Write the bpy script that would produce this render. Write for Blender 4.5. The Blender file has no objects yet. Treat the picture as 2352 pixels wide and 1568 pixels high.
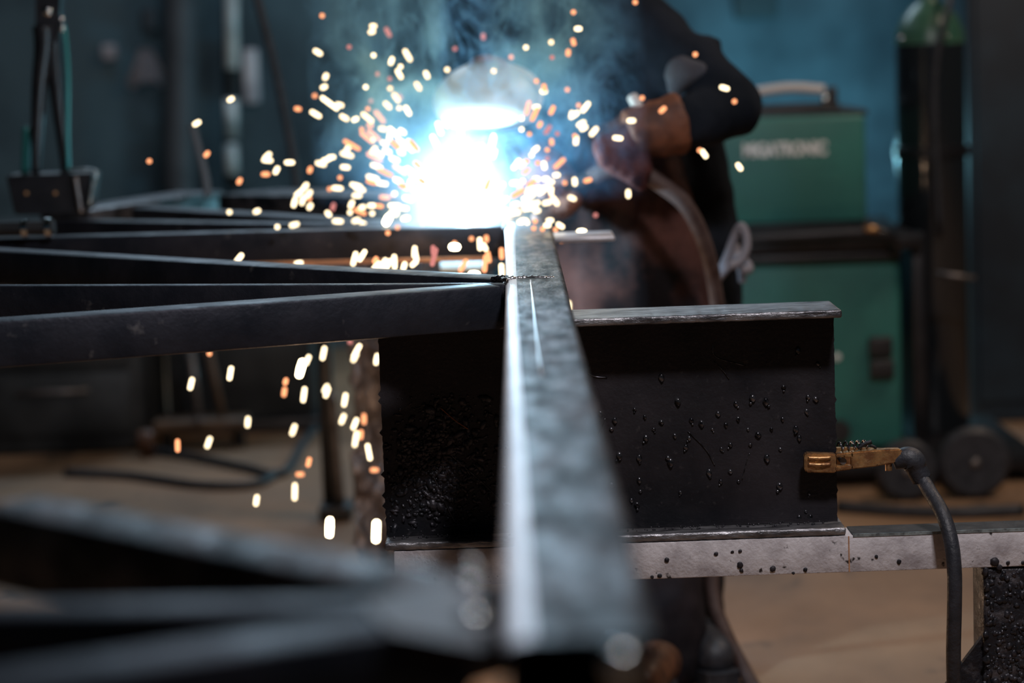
import bpy, bmesh, math, random
from mathutils import Vector, Matrix, Euler, noise
random.seed(7)
C = bpy.context.scene.collection
PI = math.pi

# ------------------------------------------------------------------ camera
F = 5553.0; CX, CY = 1176.0, 784.0
CAMZ = 1.13
CAM = Vector((0, 0, CAMZ))
ROLL = -0.035
PITCH = 0.1200; YAW = 0.0018
def cam_rot(p, y, r):
    return (Matrix.Rotation(y, 3, 'Z') @ Matrix.Rotation(PI/2 - p, 3, 'X') @ Matrix.Rotation(r, 3, 'Z'))
def proj(R, d):
    l = R.transposed() @ d
    return CX + F*l.x/(-l.z), CY - F*l.y/(-l.z)
for _ in range(30):                                  # aim so that world +Y vanishes at (1163,115)
    R = cam_rot(PITCH, YAW, ROLL)
    x, y = proj(R, Vector((0, 1, 0)))
    YAW -= (x - 1163)/F * -1 * -1
    PITCH -= (y - 115)/F * -1 * -1 * -1
    if abs(x-1163)+abs(y-115) > 5000: break
R = cam_rot(PITCH, YAW, ROLL)
def ray(px, py):
    return R @ Vector(((px-CX)/F, -(py-CY)/F, -1))
def P(px, py, Y):                                    # the point of the place seen there at depth Y
    d = ray(px, py); return CAM + d*(Y/d.y)
def G(px, py, z=0.0):                                # the point of the place seen there at height z
    d = ray(px, py); return CAM + d*((z-CAMZ)/d.z)
cam = bpy.data.cameras.new('camera'); co = bpy.data.objects.new('camera', cam); C.objects.link(co)
co.matrix_world = Matrix.Translation(CAM) @ R.to_4x4()
cam.sensor_width = 36; cam.lens = F/2352*36; cam.clip_start = .05; cam.clip_end = 60
cam.dof.use_dof = True; cam.dof.focus_distance = 3.17; cam.dof.aperture_fstop = 2.75; cam.dof.aperture_blades = 9
sc = bpy.context.scene; sc.camera = co
sc.view_settings.view_transform = 'Standard'; sc.view_settings.look = 'None'
sc.view_settings.gamma = 1; sc.view_settings.exposure = 0.0; sc.view_settings.use_curve_mapping = False
cy = sc.cycles
cy.use_denoising = True; cy.max_bounces = 5; cy.diffuse_bounces = 2; cy.glossy_bounces = 3; cy.transmission_bounces = 3
cy.volume_bounces = 0; cy.sample_clamp_indirect = 2.0; cy.sample_clamp_direct = 30.0
cy.volume_step_rate = .6; cy.volume_max_steps = 128; cy.caustics_reflective = False; cy.caustics_refractive = False

# --------------------------------------------------------------- materials
def mat(name, c1, rough=.5, metal=0.0, c2=None, scale=8.0, detail=5, bump=0.0, bscale=None, r2=None,
        emit=None, es=0, lo=.38, hi=.62, stretch=(1,1,1), coat=0, spec=None, c3=None, s3=60, t3=(.62,.7)):
    m = bpy.data.materials.new(name); m.use_nodes = True
    nt = m.node_tree; N = nt.nodes; L = nt.links
    b = N['Principled BSDF']; b.inputs['Metallic'].default_value = metal
    b.inputs['Roughness'].default_value = rough; b.inputs['Base Color'].default_value = (*c1, 1)
    if coat: b.inputs['Coat Weight'].default_value = coat
    if spec is not None: b.inputs['Specular IOR Level'].default_value = spec
    if emit:
        b.inputs['Emission Color'].default_value = (*emit, 1); b.inputs['Emission Strength'].default_value = es
    tc = N.new('ShaderNodeTexCoord'); mp = N.new('ShaderNodeMapping'); mp.inputs['Scale'].default_value = stretch
    L.new(tc.outputs['Object'], mp.inputs['Vector'])
    def nz(s, d=detail, r=.6):
        n = N.new('ShaderNodeTexNoise'); n.inputs['Scale'].default_value = s; n.inputs['Detail'].default_value = d
        n.inputs['Roughness'].default_value = r; L.new(mp.outputs[0], n.inputs['Vector']); return n
    def ramp(src, a, z, ca, cz):
        r = N.new('ShaderNodeValToRGB'); e = r.color_ramp.elements
        e[0].position = a; e[1].position = z; e[0].color = ca; e[1].color = cz
        L.new(src, r.inputs[0]); return r
    if c2:
        n = nz(scale); r = ramp(n.outputs['Fac'], lo, hi, (*c1, 1), (*c2, 1)); out = r.outputs[0]
        if c3:
            n3 = nz(s3, 3); r3 = ramp(n3.outputs['Fac'], t3[0], t3[1], (0,0,0,1), (1,1,1,1))
            mx = N.new('ShaderNodeMix'); mx.data_type = 'RGBA'; L.new(r3.outputs[0], mx.inputs[0])
            L.new(out, mx.inputs[6]); mx.inputs[7].default_value = (*c3, 1); out = mx.outputs[2]
        L.new(out, b.inputs['Base Color'])
    if r2 is not None:
        n = nz(scale*1.7); r = ramp(n.outputs['Fac'], .35, .65, (rough,)*3+(1,), (r2,)*3+(1,))
        L.new(r.outputs[0], b.inputs['Roughness'])
    if bump:
        n = nz(bscale or scale*4, 4); bp = N.new('ShaderNodeBump'); bp.inputs['Strength'].default_value = bump
        bp.inputs['Distance'].default_value = .004
        L.new(n.outputs['Fac'], bp.inputs['Height']); L.new(bp.outputs[0], b.inputs['Normal'])
    if emit: m.cycles.emission_sampling = 'NONE'
    return m
M = {}
M['tube'] = mat('bare tube steel', (.014,.018,.024), .32, .75, (.085,.082,.092), 20, 8, .25, 130, .66, lo=.43, hi=.57, stretch=(1.6,.5,1.6), c3=(.02,.022,.026), s3=50, t3=(.56,.66))
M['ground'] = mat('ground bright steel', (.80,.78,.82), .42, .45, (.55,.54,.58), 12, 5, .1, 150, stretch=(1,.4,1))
M['rust'] = mat('heat tinted brown steel', (.62,.30,.14), .5, .1, (.36,.18,.10), 20, 4)
M['rustp'] = mat('dull rusty plate', (.035,.024,.024), .5, .5, (.075,.045,.04), 12, 4)
M['bar'] = mat('mill scale bar steel', (.017,.022,.034), .42, .55, (.038,.041,.056), 10, 6, .2, 120, .6, c3=(.16,.16,.17), s3=30, t3=(.66,.8))
M['polish'] = mat('scraped bright steel', (.55,.57,.6), .3, .9)
M['web'] = mat('blackened beam steel', (.007,.008,.012), .42, .3, (.034,.030,.036), 5, 7, .2, 160, .62, c3=(.06,.055,.06), s3=90, t3=(.62,.8))
M['flange'] = mat('cut flange steel', (.09,.09,.10), .36, .8, (.34,.34,.36), 60, 5, .6, 150, .5, stretch=(.3,1,1))
M['slag'] = mat('black slag', (.02,.022,.028), .15, .4, (.06,.057,.068), 60, 3, .4, 200, .4)
M['drop'] = mat('spatter metal', (.20,.20,.22), .16, .85, (.03,.03,.035), 120, 2)
M['paint'] = mat('scuffed grey rail', (.70,.675,.70), .5, .1, (.42,.39,.41), 26, 7, .35, 140, .7, lo=.42, hi=.68, c3=(.035,.03,.03), s3=48, t3=(.66,.71))
M['railtop'] = mat('sooty rail top', (.02,.02,.022), .6, .2, (.05,.048,.048), 40, 5, .5, 160)
M['edge'] = mat('bright worn edge', (.45,.55,.58), .35, .6, (.12,.14,.15), 90, 4)
M['crust'] = mat('slag crusted leg', (.02,.02,.026), .28, .4, (.12,.11,.12), 38, 6, 1.0, 70, .6, lo=.5, hi=.7)
M['brass'] = mat('worn brass', (.72,.44,.20), .3, .85, (.38,.20,.10), 60, 5, .3, 200, .5, c3=(.06,.03,.02), s3=140, t3=(.62,.7))
M['copper'] = mat('copper strands', (.40,.15,.07), .4, .9)
M['rubber'] = mat('black rubber', (.018,.021,.028), .42, 0, (.035,.038,.048), 40, 5, .3, 200, .6)
M['hose'] = mat('leather hose sleeve', (.045,.022,.018), .65, 0, (.085,.055,.05), 22, 5, .4, 90, .8)
M['floor'] = mat('brown workshop floor', (.35,.21,.12), .55, 0, (.19,.115,.068), 2.2, 8, .25, 30, .75, lo=.36, hi=.66, stretch=(1,.5,1), c3=(.05,.038,.03), s3=5, t3=(.62,.72))
M['wall'] = mat('teal grey wall', (.085,.15,.19), .7, 0, (.03,.055,.075), 1.3, 4, .1, 12, .85, lo=.42, hi=.6)  # large darker patches stand in for uneven light on the wall
M['wallr'] = mat('dark side wall', (.03,.05,.06), .8, 0, (.05,.07,.08), 1.5, 4)
M['ceil'] = mat('dark roof sheet', (.02,.03,.035), .8)
M['green'] = mat('green enamel', (.035,.19,.165), .42, 0, (.03,.15,.135), 5, 4, r2=.5)
M['blackpl'] = mat('black plastic', (.012,.012,.014), .5, 0, (.022,.022,.025), 12, 3)
M['blackmt'] = mat('black coated metal', (.01,.011,.014), .38, .2, (.02,.02,.024), 15, 3)
M['greypl'] = mat('pale grey handle', (.62,.60,.60), .4)
M['white'] = mat('white lettering', (.80,.86,.88), .5)
M['vent'] = mat('vent rivet', (.10,.36,.30), .25, .5)
M['chrome'] = mat('chrome', (.75,.8,.82), .12, 1)
M['cylb'] = mat('glossy black cylinder paint', (.012,.016,.02), .22, 0, coat=.6)
M['cylg'] = mat('green cylinder shoulder', (.03,.10,.07), .35, 0, (.05,.12,.08), 20, 3)
M['jacket'] = mat('black work jacket', (.005,.008,.013), .9, 0, (.012,.016,.024), 9, 5, .5, 30, spec=.12)
M['panel'] = mat('grey sleeve panel', (.075,.08,.10), .85, 0, (.04,.042,.055), 14, 4, .5, 40)
M['apron'] = mat('brown leather apron', (.014,.012,.015), .6, 0, (.24,.105,.085), 3.4, 6, .5, 22, .75, lo=.44, hi=.62, spec=.25)
M['glove'] = mat('rust leather glove', (.20,.070,.032), .65, 0, (.07,.028,.020), 14, 5, .6, 60, .8)
M['glovep'] = mat('mauve leather glove', (.10,.032,.026), .7, 0, (.04,.016,.018), 16, 5, .6, 60, .8, spec=.2)
M['trouser'] = mat('black trousers', (.010,.010,.014), .85, 0, (.022,.018,.022), 7, 4, .5, 22, spec=.12)
M['boot'] = mat('brown boot', (.16,.07,.035), .45, 0, (.06,.03,.02), 20, 4)
M['skin'] = mat('skin', (.45,.25,.18), .5)
M['hair'] = mat('dark hair', (.02,.015,.012), .6)
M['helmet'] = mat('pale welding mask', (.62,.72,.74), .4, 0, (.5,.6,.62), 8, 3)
M['lens'] = mat('dark visor glass', (.01,.02,.02), .08)
M['tie'] = mat('grey apron tie', (.22,.21,.24), .8)
M['foil'] = mat('crumpled pale sheeting', (.26,.23,.23), .3, .3, (.14,.12,.125), 12, 5, .3, 40, .5)
M['duct'] = mat('ribbed duct', (.09,.105,.125), .6, 0, (.06,.07,.085), 6, 3)
M['pipe'] = mat('galvanised pipe', (.85,.92,.95), .38, .1, (.35,.42,.45), 5, 4, stretch=(1,1,1))
M['cloth'] = mat('pale grey rag', (.85,.82,.88), .85, 0, (.45,.44,.5), 7, 3)
M['darkmt'] = mat('dark machine metal', (.014,.018,.022), .55, .3, (.04,.045,.05), 5, 4)
M['wood'] = mat('brown plank', (.13,.08,.05), .6, 0, (.07,.045,.03), 12, 4)
M['grey'] = mat('grey steel', (.22,.20,.20), .45, .6, (.12,.11,.11), 20, 4)
M['navy'] = mat('dark navy enamel', (.02,.04,.06), .5, 0, (.012,.02,.03), 3, 4)
M['tealst'] = mat('teal handle sleeve', (.03,.20,.20), .35, .2)
def emis(name, col, s):
    m = bpy.data.materials.new(name); m.use_nodes = True; nt = m.node_tree
    nt.nodes.remove(nt.nodes['Principled BSDF']); e = nt.nodes.new('ShaderNodeEmission')
    e.inputs[0].default_value = (*col, 1); e.inputs[1].default_value = s
    nt.links.new(e.outputs[0], nt.nodes['Material Output'].inputs[0]); m.cycles.emission_sampling = 'NONE'; return m
SPM = {'w': emis('white hot spark', (1,.80,.50), 3.4), 'b': emis('brightest spark', (1,.82,.52), 14.0),
       'o': emis('orange spark', (1,.38,.17), 1.9), 'p': emis('fading spark', (.85,.30,.27), .9)}

# ----------------------------------------------------------------- helpers
def put(name, bm, m, parent=None, smooth=False, flat_angle=None):
    me = bpy.data.meshes.new(name)
    if isinstance(bm, bmesh.types.BMesh):
        bmesh.ops.recalc_face_normals(bm, faces=bm.faces); bm.to_mesh(me); bm.free()
    else: me = bm; me.name = name
    me.materials.clear()
    for q in (m if isinstance(m, (list, tuple)) else [m]): me.materials.append(q)
    o = bpy.data.objects.new(name, me); C.objects.link(o)
    if smooth:
        for p in me.polygons: p.use_smooth = True
        if flat_angle: me.set_sharp_from_angle(angle=math.radians(flat_angle))
    if parent: o.parent = parent; o.matrix_parent_inverse = Matrix.Translation(-Vector(parent.location)) if parent.rotation_euler[2] == 0 else parent.matrix_world.inverted()
    return o
def tag(o, label=None, cat=None, group=None, kind=None):
    if label: o['label'] = label
    if cat: o['category'] = cat
    if group: o['group'] = group
    if kind: o['kind'] = kind
    return o
def thing(name, label, cat, loc, group=None):
    o = bpy.data.objects.new(name, None); C.objects.link(o); o.location = loc; o.empty_display_size = .05
    bpy.context.view_layer.update()
    return tag(o, label, cat, group)
def B(): return bmesh.new()
def box(bm, lo, hi, bev=0, seg=2, M4=None):
    r = bmesh.ops.create_cube(bm, size=1); vs = r['verts']
    c = [(a+b)/2 for a, b in zip(lo, hi)]; s = [abs(b-a) for a, b in zip(lo, hi)]
    for v in vs: v.co = Vector((v.co.x*s[0]+c[0], v.co.y*s[1]+c[1], v.co.z*s[2]+c[2]))
    if bev:
        es = list({e for v in vs for e in v.link_edges})
        r = bmesh.ops.bevel(bm, geom=es, offset=bev, segments=seg, affect='EDGES', profile=.5)
        vs = list({v for f in r['faces'] for v in f.verts} | {v for v in vs if v.is_valid})
    if M4 is not None:
        for v in vs: v.co = M4 @ v.co
    return vs
def sph(bm, c, r, sub=2, sc_=(1,1,1), rot=None):
    q = bmesh.ops.create_icosphere(bm, subdivisions=sub, radius=1)
    for v in q['verts']:
        p = Vector((v.co.x*sc_[0]*r, v.co.y*sc_[1]*r, v.co.z*sc_[2]*r))
        if rot: p = rot @ p
        v.co = p + Vector(c)
    return q['verts']
def frame_of(d):
    d = d.normalized(); u = Vector((0,0,1)) if abs(d.z) < .9 else Vector((0,1,0))
    a = d.cross(u).normalized(); return a, a.cross(d).normalized()
def cone(bm, a, b, ra, rb, n=16, cap=True):
    a = Vector(a); b = Vector(b); u, v = frame_of(b-a); ra_, rb_ = [], []
    for i in range(n):
        t = 2*PI*i/n; w = u*math.cos(t)+v*math.sin(t)
        ra_.append(bm.verts.new(a+w*ra)); rb_.append(bm.verts.new(b+w*rb))
    for i in range(n):
        bm.faces.new((ra_[i], ra_[(i+1)%n], rb_[(i+1)%n], rb_[i]))
    if cap: bm.faces.new(ra_[::-1]); bm.faces.new(rb_)
def cyl(bm, a, b, r, n=20): cone(bm, a, b, r, r, n)
def smooth_path(pts, k=8):
    pts = [Vector(p) for p in pts]; out = []
    q = [pts[0]*2-pts[1]] + pts + [pts[-1]*2-pts[-2]]
    for i in range(1, len(q)-2):
        for j in range(k):
            t = j/k; p0, p1, p2, p3 = q[i-1:i+3]
            out.append(.5*((2*p1)+(p2-p0)*t+(2*p0-5*p1+4*p2-p3)*t*t+(3*p1-p0-3*p2+p3)*t**3))
    out.append(pts[-1]); return out
def pipe(bm, pts, r, n=12, k=8, rf=None):
    ps = smooth_path(pts, k) if k > 1 else [Vector(p) for p in pts]
    rings = []; u = None
    for i, p in enumerate(ps):
        d = (ps[min(i+1, len(ps)-1)] - ps[max(i-1, 0)]).normalized()
        if u is None: u, _ = frame_of(d)
        u = (u - d*u.dot(d)).normalized(); v = d.cross(u)
        rr = rf(i/(len(ps)-1)) if rf else r
        rings.append([bm.verts.new(p + (u*math.cos(2*PI*j/n)+v*math.sin(2*PI*j/n))*rr) for j in range(n)])
    for a, b in zip(rings, rings[1:]):
        for j in range(n): bm.faces.new((a[j], a[(j+1)%n], b[(j+1)%n], b[j]))
    bm.faces.new(rings[0][::-1]); bm.faces.new(rings[-1])
def lathe(bm, prof, c=(0,0,0), n=32, axis='Z'):
    rings = []
    for r, h in prof:
        ring = []
        for i in range(n):
            t = 2*PI*i/n; p = Vector((r*math.cos(t), r*math.sin(t), h))
            if axis == 'X': p = Vector((h, p.x, p.y))
            if axis == 'Y': p = Vector((p.x, h, p.y))
            ring.append(bm.verts.new(p + Vector(c)))
        rings.append(ring)
    for a, b in zip(rings, rings[1:]):
        for j in range(n): bm.faces.new((a[j], a[(j+1)%n], b[(j+1)%n], b[j]))
    if prof[0][0] > 1e-5: bm.faces.new(rings[0][::-1])
    if prof[-1][0] > 1e-5: bm.faces.new(rings[-1])
    bmesh.ops.remove_doubles(bm, verts=bm.verts, dist=1e-6)
def prism(bm, poly, y0, y1):                          # polygon in XZ, extruded along Y
    a = [bm.verts.new((x, y0, z)) for x, z in poly]; b = [bm.verts.new((x, y1, z)) for x, z in poly]
    bm.faces.new(a[::-1]); bm.faces.new(b); n = len(poly)
    for i in range(n): bm.faces.new((a[i], a[(i+1)%n], b[(i+1)%n], b[i]))
def limb(bm, chain):                                  # chain of (point, radius): overlapping tapered segments
    for (a, ra), (b, rb) in zip(chain, chain[1:]):
        cone(bm, a, b, ra, rb, 16)
    for a, ra in chain: sph(bm, a, ra, 2)
def fuse(bm, voxel, it=6, wrinkle=0, ws=12):          # one continuous surface out of overlapping volumes
    me = bpy.data.meshes.new('t'); bmesh.ops.recalc_face_normals(bm, faces=bm.faces); bm.to_mesh(me); bm.free()
    o = bpy.data.objects.new('t', me); C.objects.link(o)
    r = o.modifiers.new('r', 'REMESH'); r.mode = 'VOXEL'; r.voxel_size = voxel; r.use_smooth_shade = True
    s = o.modifiers.new('s', 'SMOOTH'); s.factor = .6; s.iterations = it
    dg = bpy.context.evaluated_depsgraph_get(); out = bpy.data.meshes.new_from_object(o.evaluated_get(dg))
    bpy.data.objects.remove(o)
    if wrinkle:
        out.update()
        for v in out.vertices:
            q = v.co*ws; w = noise.noise(q) + .5*noise.noise(q*2.3+Vector((3,1,7)))
            v.co += v.normal*(w*wrinkle)
    for p in out.polygons: p.use_smooth = True
    return out
def lumpy(vs, amp, f):
    for v in vs:
        v.co += Vector((noise.noise(v.co*f), noise.noise(v.co*f+Vector((9,0,0))), noise.noise(v.co*f+Vector((0,9,0)))))*amp

# --------------------------------------------------------------- the setting
def quad_struct(name, lo, hi, m):
    b = B(); box(b, lo, hi); o = put(name, b, m); o['kind'] = 'structure'; return o
quad_struct('floor', (-6,-1.5,-.1), (6,10,0), M['floor'])
quad_struct('wall_back', (-6,9.4,0), (6,9.6,3.6), M['wall'])
quad_struct('wall_left', (-6.1,-1.5,0), (-6,10,3.6), M['wallr'])
quad_struct('wall_right', (6,-1.5,0), (6.1,10,3.6), M['wallr'])
quad_struct('ceiling', (-6,-1.5,3.6), (6,10,3.7), M['ceil'])

# --------------------------------------------------- the frame being welded
ZT = .833; H = .056
fr = thing('welded_frame', 'steel frame of box tubes with radiating bars, being welded across the bench', 'metal frame', (.02, 2.6, ZT-H))
# long central tube: rounded hollow section, open near end
def rsec(x0, x1, z0, z1, r, n=5):
    out = []
    for cx_, cz_, a0, rx, rz in ((x1-r*.6, z1-r*.4, 0, r*.6, r*.4), (x0+r*1.15, z1-r*.5, PI/2, r*1.15, r*.5), (x0+r*.5, z0+r*.5, PI, r*.5, r*.5), (x1-r*.5, z0+r*.5, 1.5*PI, r*.5, r*.5)):
        for i in range(n+1):
            t = a0+PI/2*i/n; out.append((cx_+rx*math.cos(t), cz_+rz*math.sin(t)))
    return out
def hollow(bm, x0, x1, z0, z1, r, y0, y1, wall=.004, rows=60):
    o_ = rsec(x0, x1, z0, z1, r); i_ = rsec(x0+wall, x1-wall, z0+wall, z1-wall, max(r-wall, .001)); n = len(o_)
    ro = []
    for k in range(rows+1):
        y = y0+(y1-y0)*k/rows; ro.append([bm.verts.new((x, y, z)) for x, z in o_])
    for a, b in zip(ro, ro[1:]):
        for j in range(n): bm.faces.new((a[j], b[j], b[(j+1)%n], a[(j+1)%n]))
    ri = [[bm.verts.new((x, y, z)) for x, z in i_] for y in (y0, y1)]
    for j in range(n):
        bm.faces.new((ri[0][j], ri[0][(j+1)%n], ri[1][(j+1)%n], ri[1][j]))
        bm.faces.new((ro[0][j], ro[0][(j+1)%n], ri[0][(j+1)%n], ri[0][j]))
        bm.faces.new((ro[-1][j], ro[-1][(j+1)%n], ri[1][(j+1)%n], ri[1][j]))
b = B(); hollow(b, -.012, .066, ZT-H, ZT, .013, 1.20, 4.17)
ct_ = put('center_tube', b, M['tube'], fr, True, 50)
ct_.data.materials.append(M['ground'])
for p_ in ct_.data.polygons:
    if p_.center.x < .002 and p_.center.z > ZT-.0068 and p_.normal.z > .05: p_.material_index = 1  # arc glare on the left corner, put into the colour as a pale strip
def bar(p0, p1, w, name='cross_bar', z=ZT, h=H, side=1, m='bar', lip=0, end0=0):
    """p0,p1: front (near) top edge; the bar's width lies behind it"""
    p0 = Vector((p0.x, p0.y, 0)); p1 = Vector((p1.x, p1.y, 0)); d = (p1-p0); L = d.length; d.normalize()
    n = Vector((-d.y, d.x, 0))
    if n.y < 0: n = -n
    X = d; Mx = Matrix(((X.x, n.x, 0, p0.x), (X.y, n.y, 0, p0.y), (0, 0, 1, z), (0,0,0,1)))
    bm = B(); box(bm, (0, 0, -h), (L, w, 0), .004, 2, Mx)
    ob = put(name, bm, M[m], fr, True, 40)
    if lip:
        b2 = B(); box(b2, (.02, -.007, -h-.004), (L-.03, .03, -h+.004), .0015, 1, Mx)
        tag(put('backing_strip', b2, M['rust'], fr, True, 40), 'orange brown strip along the underside of the bar')  # spark glow on the lip is put into its orange colour
    return ob
z1 = ZT-.0015
bar(G(-60,742,z1), G(1152,656,z1), .052, z=z1)                    # A front, towards the lower left
bar(G(-60,656,z1-.0006), G(1158,652,z1-.0006), .020, z=z1-.0006)  # B thin straight one
bar(G(-60,573,z1-.0003), G(1156,642,z1-.0003), .050, z=z1-.0003)  # C away to the left
bar(G(-60,549,z1), G(1166,517,z1), .050, z=z1, lip=1)            # D under the arc
bar(G(300,476,z1-.0004), G(900,512,z1-.0004), .055, z=z1-.0004)
bar(G(120,506,z1-.0008), G(900,517,z1-.0008), .045, z=z1-.0008)
bar(G(208,482,z1+.001), G(515,437,z1+.001), .12, z=z1+.001, m='tube')
bar(G(500,446,z1-.001), G(1000,452,z1-.001), .20, z=z1-.001, m='tube')
# near star joint
bar(G(-60,1162,z1), G(1010,1372,z1), .052, z=z1, m='tube')
bar(G(-60,1410,z1-.0006), G(1060,1392,z1-.0006), .032, z=z1-.0006)
bar(G(-60,1590,z1-.0003), G(1090,1420,z1-.0003), .045, z=z1-.0003)
b = B(); tri = [G(830,1392,0.83), G(1100,1330,.83), G(1112,1500,.83), G(900,1462,.83)]
lo_ = [b.verts.new((v.x, v.y, ZT-.008)) for v in tri]; hi_ = [b.verts.new((v.x, v.y, ZT+.0005)) for v in tri]
b.faces.new(lo_); b.faces.new(hi_[::-1])
for i in range(4): b.faces.new((lo_[i], lo_[(i+1)%4], hi_[(i+1)%4], hi_[i]))
put('corner_plate', b, M['rustp'], fr)  # added plate; its brown stands in for a reddish reflection
# far stub on the right side
b = B(); q0 = G(1236, 548, ZT-.002); q1 = G(1415, 546, ZT-.002)
box(b, (.066, q0.y, ZT-.010), (q1.x, q0.y+.12, ZT-.002), .003, 2); put('end_plate', b, M['ground'], fr, True, 40)
# reflection along the tube's seam, built as a thin bright strip
b = B(); pipe(b, [(.0215,2.2,ZT-.0004), (.0213,2.6,ZT-.0003), (.0215,2.9,ZT-.0003), (.021,3.12,ZT-.0004)], .0016, 6, 6)
put('mill_seam', b, M['polish'], fr, True)
# weld beads
def bead(pts, r, name='weld_bead', mm='drop'):
    bm = B(); ps = smooth_path(pts, 10)
    for i, p in enumerate(ps):
        sph(bm, p+Vector((random.uniform(-.2,.2), random.uniform(-.2,.2), random.uniform(-.1,.2)))*r, r*random.uniform(.75,1.25), 1)
    return put(name, fuse(bm, r*.35, 2), M[mm], fr, True)
bead([(-.028,3.165,ZT-.001), (-.016,3.15,ZT), (-.012,3.12,ZT-.006), (-.012,3.10,ZT-.02)], .0055)
bead([(-.01,3.15,ZT-.0005), (.01,3.158,ZT-.001), (.035,3.15,ZT-.001), (.05,3.153,ZT-.002)], .0038, mm='polish')
bead([(-.012,3.13,ZT-.01), (-.013,3.125,ZT-.05)], .004)
bead([(-.012,4.10,ZT-.004), (-.012,4.14,ZT-.002)], .005)
gj = [G(1085,1422,ZT), G(1076,1345,ZT), G(1080,1300,ZT), G(1425,1512,ZT-.002)]
for q, r in zip(gj, (.009,.008,.006,.009)):
    bm = B(); sph(bm, (q.x, q.y, q.z-r*.3), r, 3); put('weld_bead', bm, M['chrome'], fr, True)

# --------------------------------------------------------------- the I-beam
YF = 3.157; YW = 3.212
xl = P(874, 900, YW).x; xr = P(1918, 900, YW).x
zt = ZT-H-.0008; zb = CAMZ-.655
ib = thing('i_beam', 'dark steel I-beam standing on the grey bench rail, spattered with weld drops', 'steel beam', ((xl+xr)/2, YW, zb))
def rough_end_plate(bm, x0, x1, z0, z1, y0, y1, n=60):
    L_ = [(x0+noise.noise(Vector((0, i*.9, 0)))*.0016 + (-.004 if random.random() < .08 else 0), z0+(z1-z0)*i/n) for i in range(n+1)]
    R_ = [(x1+noise.noise(Vector((5, i*.7, 0)))*.0012 + (.0015 if random.random() < .07 else 0), z0+(z1-z0)*i/n) for i in range(n, -1, -1)]
    prism(bm, L_+R_, y0, y1)
b = B(); rough_end_plate(b, xl, xr, zb+.008, zt-.008, YW, YW+.008)
# flange fillets
for z0, s in ((zb+.010, 1), (zt-.010, -1)):
    prism(b, [(xl+.002, z0)]+[(xl+.002, z0+s*.001)]+[(xr-.002, z0+s*.001), (xr-.002, z0)], YW-.012, YW+.02)
    for k in range(6):
        a = k/6*PI/2; w = .012*(1-math.sin(a)); hh = .012*(1-math.cos(a))
        box(b, (xl+.001, YW-w, z0), (xr-.001, YW+.008+w, z0+s*(hh+.0012)))
put('web', b, M['web'], ib)
xf0 = xl; xf1 = xr+.004
for nm, z0, z1_ in (('top_flange', zt-.0105, zt), ('bottom_flange', zb, zb+.0105)):
    b = B(); box(b, (xf0, YF, z0), (xf1, YF+.118, z1_), .0028, 3)
    es = [e for e in b.edges if abs(e.verts[0].co.x-e.verts[1].co.x) > .3]
    bmesh.ops.subdivide_edges(b, edges=es, cuts=160)
    for v in b.verts:
        if v.co.y < YF+.004: v.co.y += noise.noise(Vector((v.co.x*140, v.co.z*200, 0)))*.0008; v.co.z += noise.noise(Vector((v.co.x*90, 0, 4)))*.0006
    put(nm, b, M['flange'], ib, True, 40)
def drop(px, py, r):
    bm = B(); c = P(px, py, YW-.0005); vs = sph(bm, (0,0,0), r, 2, (1, .8, random.uniform(.9, 1.5)))
    lumpy(vs, r*.3, 1.2/r)
    if random.random() < .5: vs = sph(bm, (random.uniform(-1,1)*r, 0, -r*1.5), r*.6, 1)
    for v in bm.verts: v.co += c
    return put('spatter_drop', bm, M['drop'], ib, True)
dr = [(1410,327),(1484,436),(1290,470),(1335,505),(1200,520),(1185,560),(1135,490),(1410,528),(1375,560),(1470,590),(1545,520),(1590,535),(1640,560),(1535,600),(1700,540),(1665,490),(1745,445),(1755,515),(1800,560),(1820,420),(1845,585),(1905,560),(1955,515),(1880,435),(1960,370),(2070,415),(2063,480),(2105,425),(2015,560),(2030,600),(1720,630),(1680,650),(1810,630),(1945,650),(1885,690),(1450,710),(1440,690),(1310,790),(1315,840),(1495,845),(1625,755),(1677,795),(1757,795),(1720,750),(1942,815),(2075,850),(1275,880),(1300,900),(1145,830),(1185,810),(2025,205),(2115,265),(1220,680),(1310,690),(2060,930),(2080,960),(2050,985),(2100,975),(2030,960),(1110,660),(1130,640),(1340,600),(1520,640)]
for i, (a, c) in enumerate(dr):
    drop(800+a/1.96, 700+c/1.96, random.uniform(.0022, .0048))
# the crust of slag on the left of the web: nobody could count it
bm = B()
for i in range(1100):
    px = random.gauss(1010, 62); py = random.gauss(1060, 85)
    if px < 885 or px > 1180 or py < 905 or py > 1236: continue
    r = random.uniform(.0010, .0038)*(1.5 if random.random() < .15 else 1)
    rt = Euler((0, random.uniform(0, PI), 0)).to_matrix()
    c = P(px, py, YW); vs = sph(bm, c, r, 1, (random.uniform(.8,2.4), .7, random.uniform(.7,1.2)), rt); lumpy(vs, r*.5, 500)
for i in range(120):
    px = random.uniform(893, 1900); c = P(px, 1240, YW-.02); r = random.uniform(.0008, .0022)
    sph(bm, (c.x, random.uniform(YW-.035, YW-.01), zb+.0115), r, 1)
o = put('slag_crust', bm, M['slag'], ib, True); o['kind'] = 'stuff'
for pts in ([(1010,935),(1045,965),(1075,985)],):
    bm = B(); pipe(bm, [P(a, c, YW-.004) for a, c in pts], .0006, 6, 6); put('wire_end', bm, M['copper'], ib, True)
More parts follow.
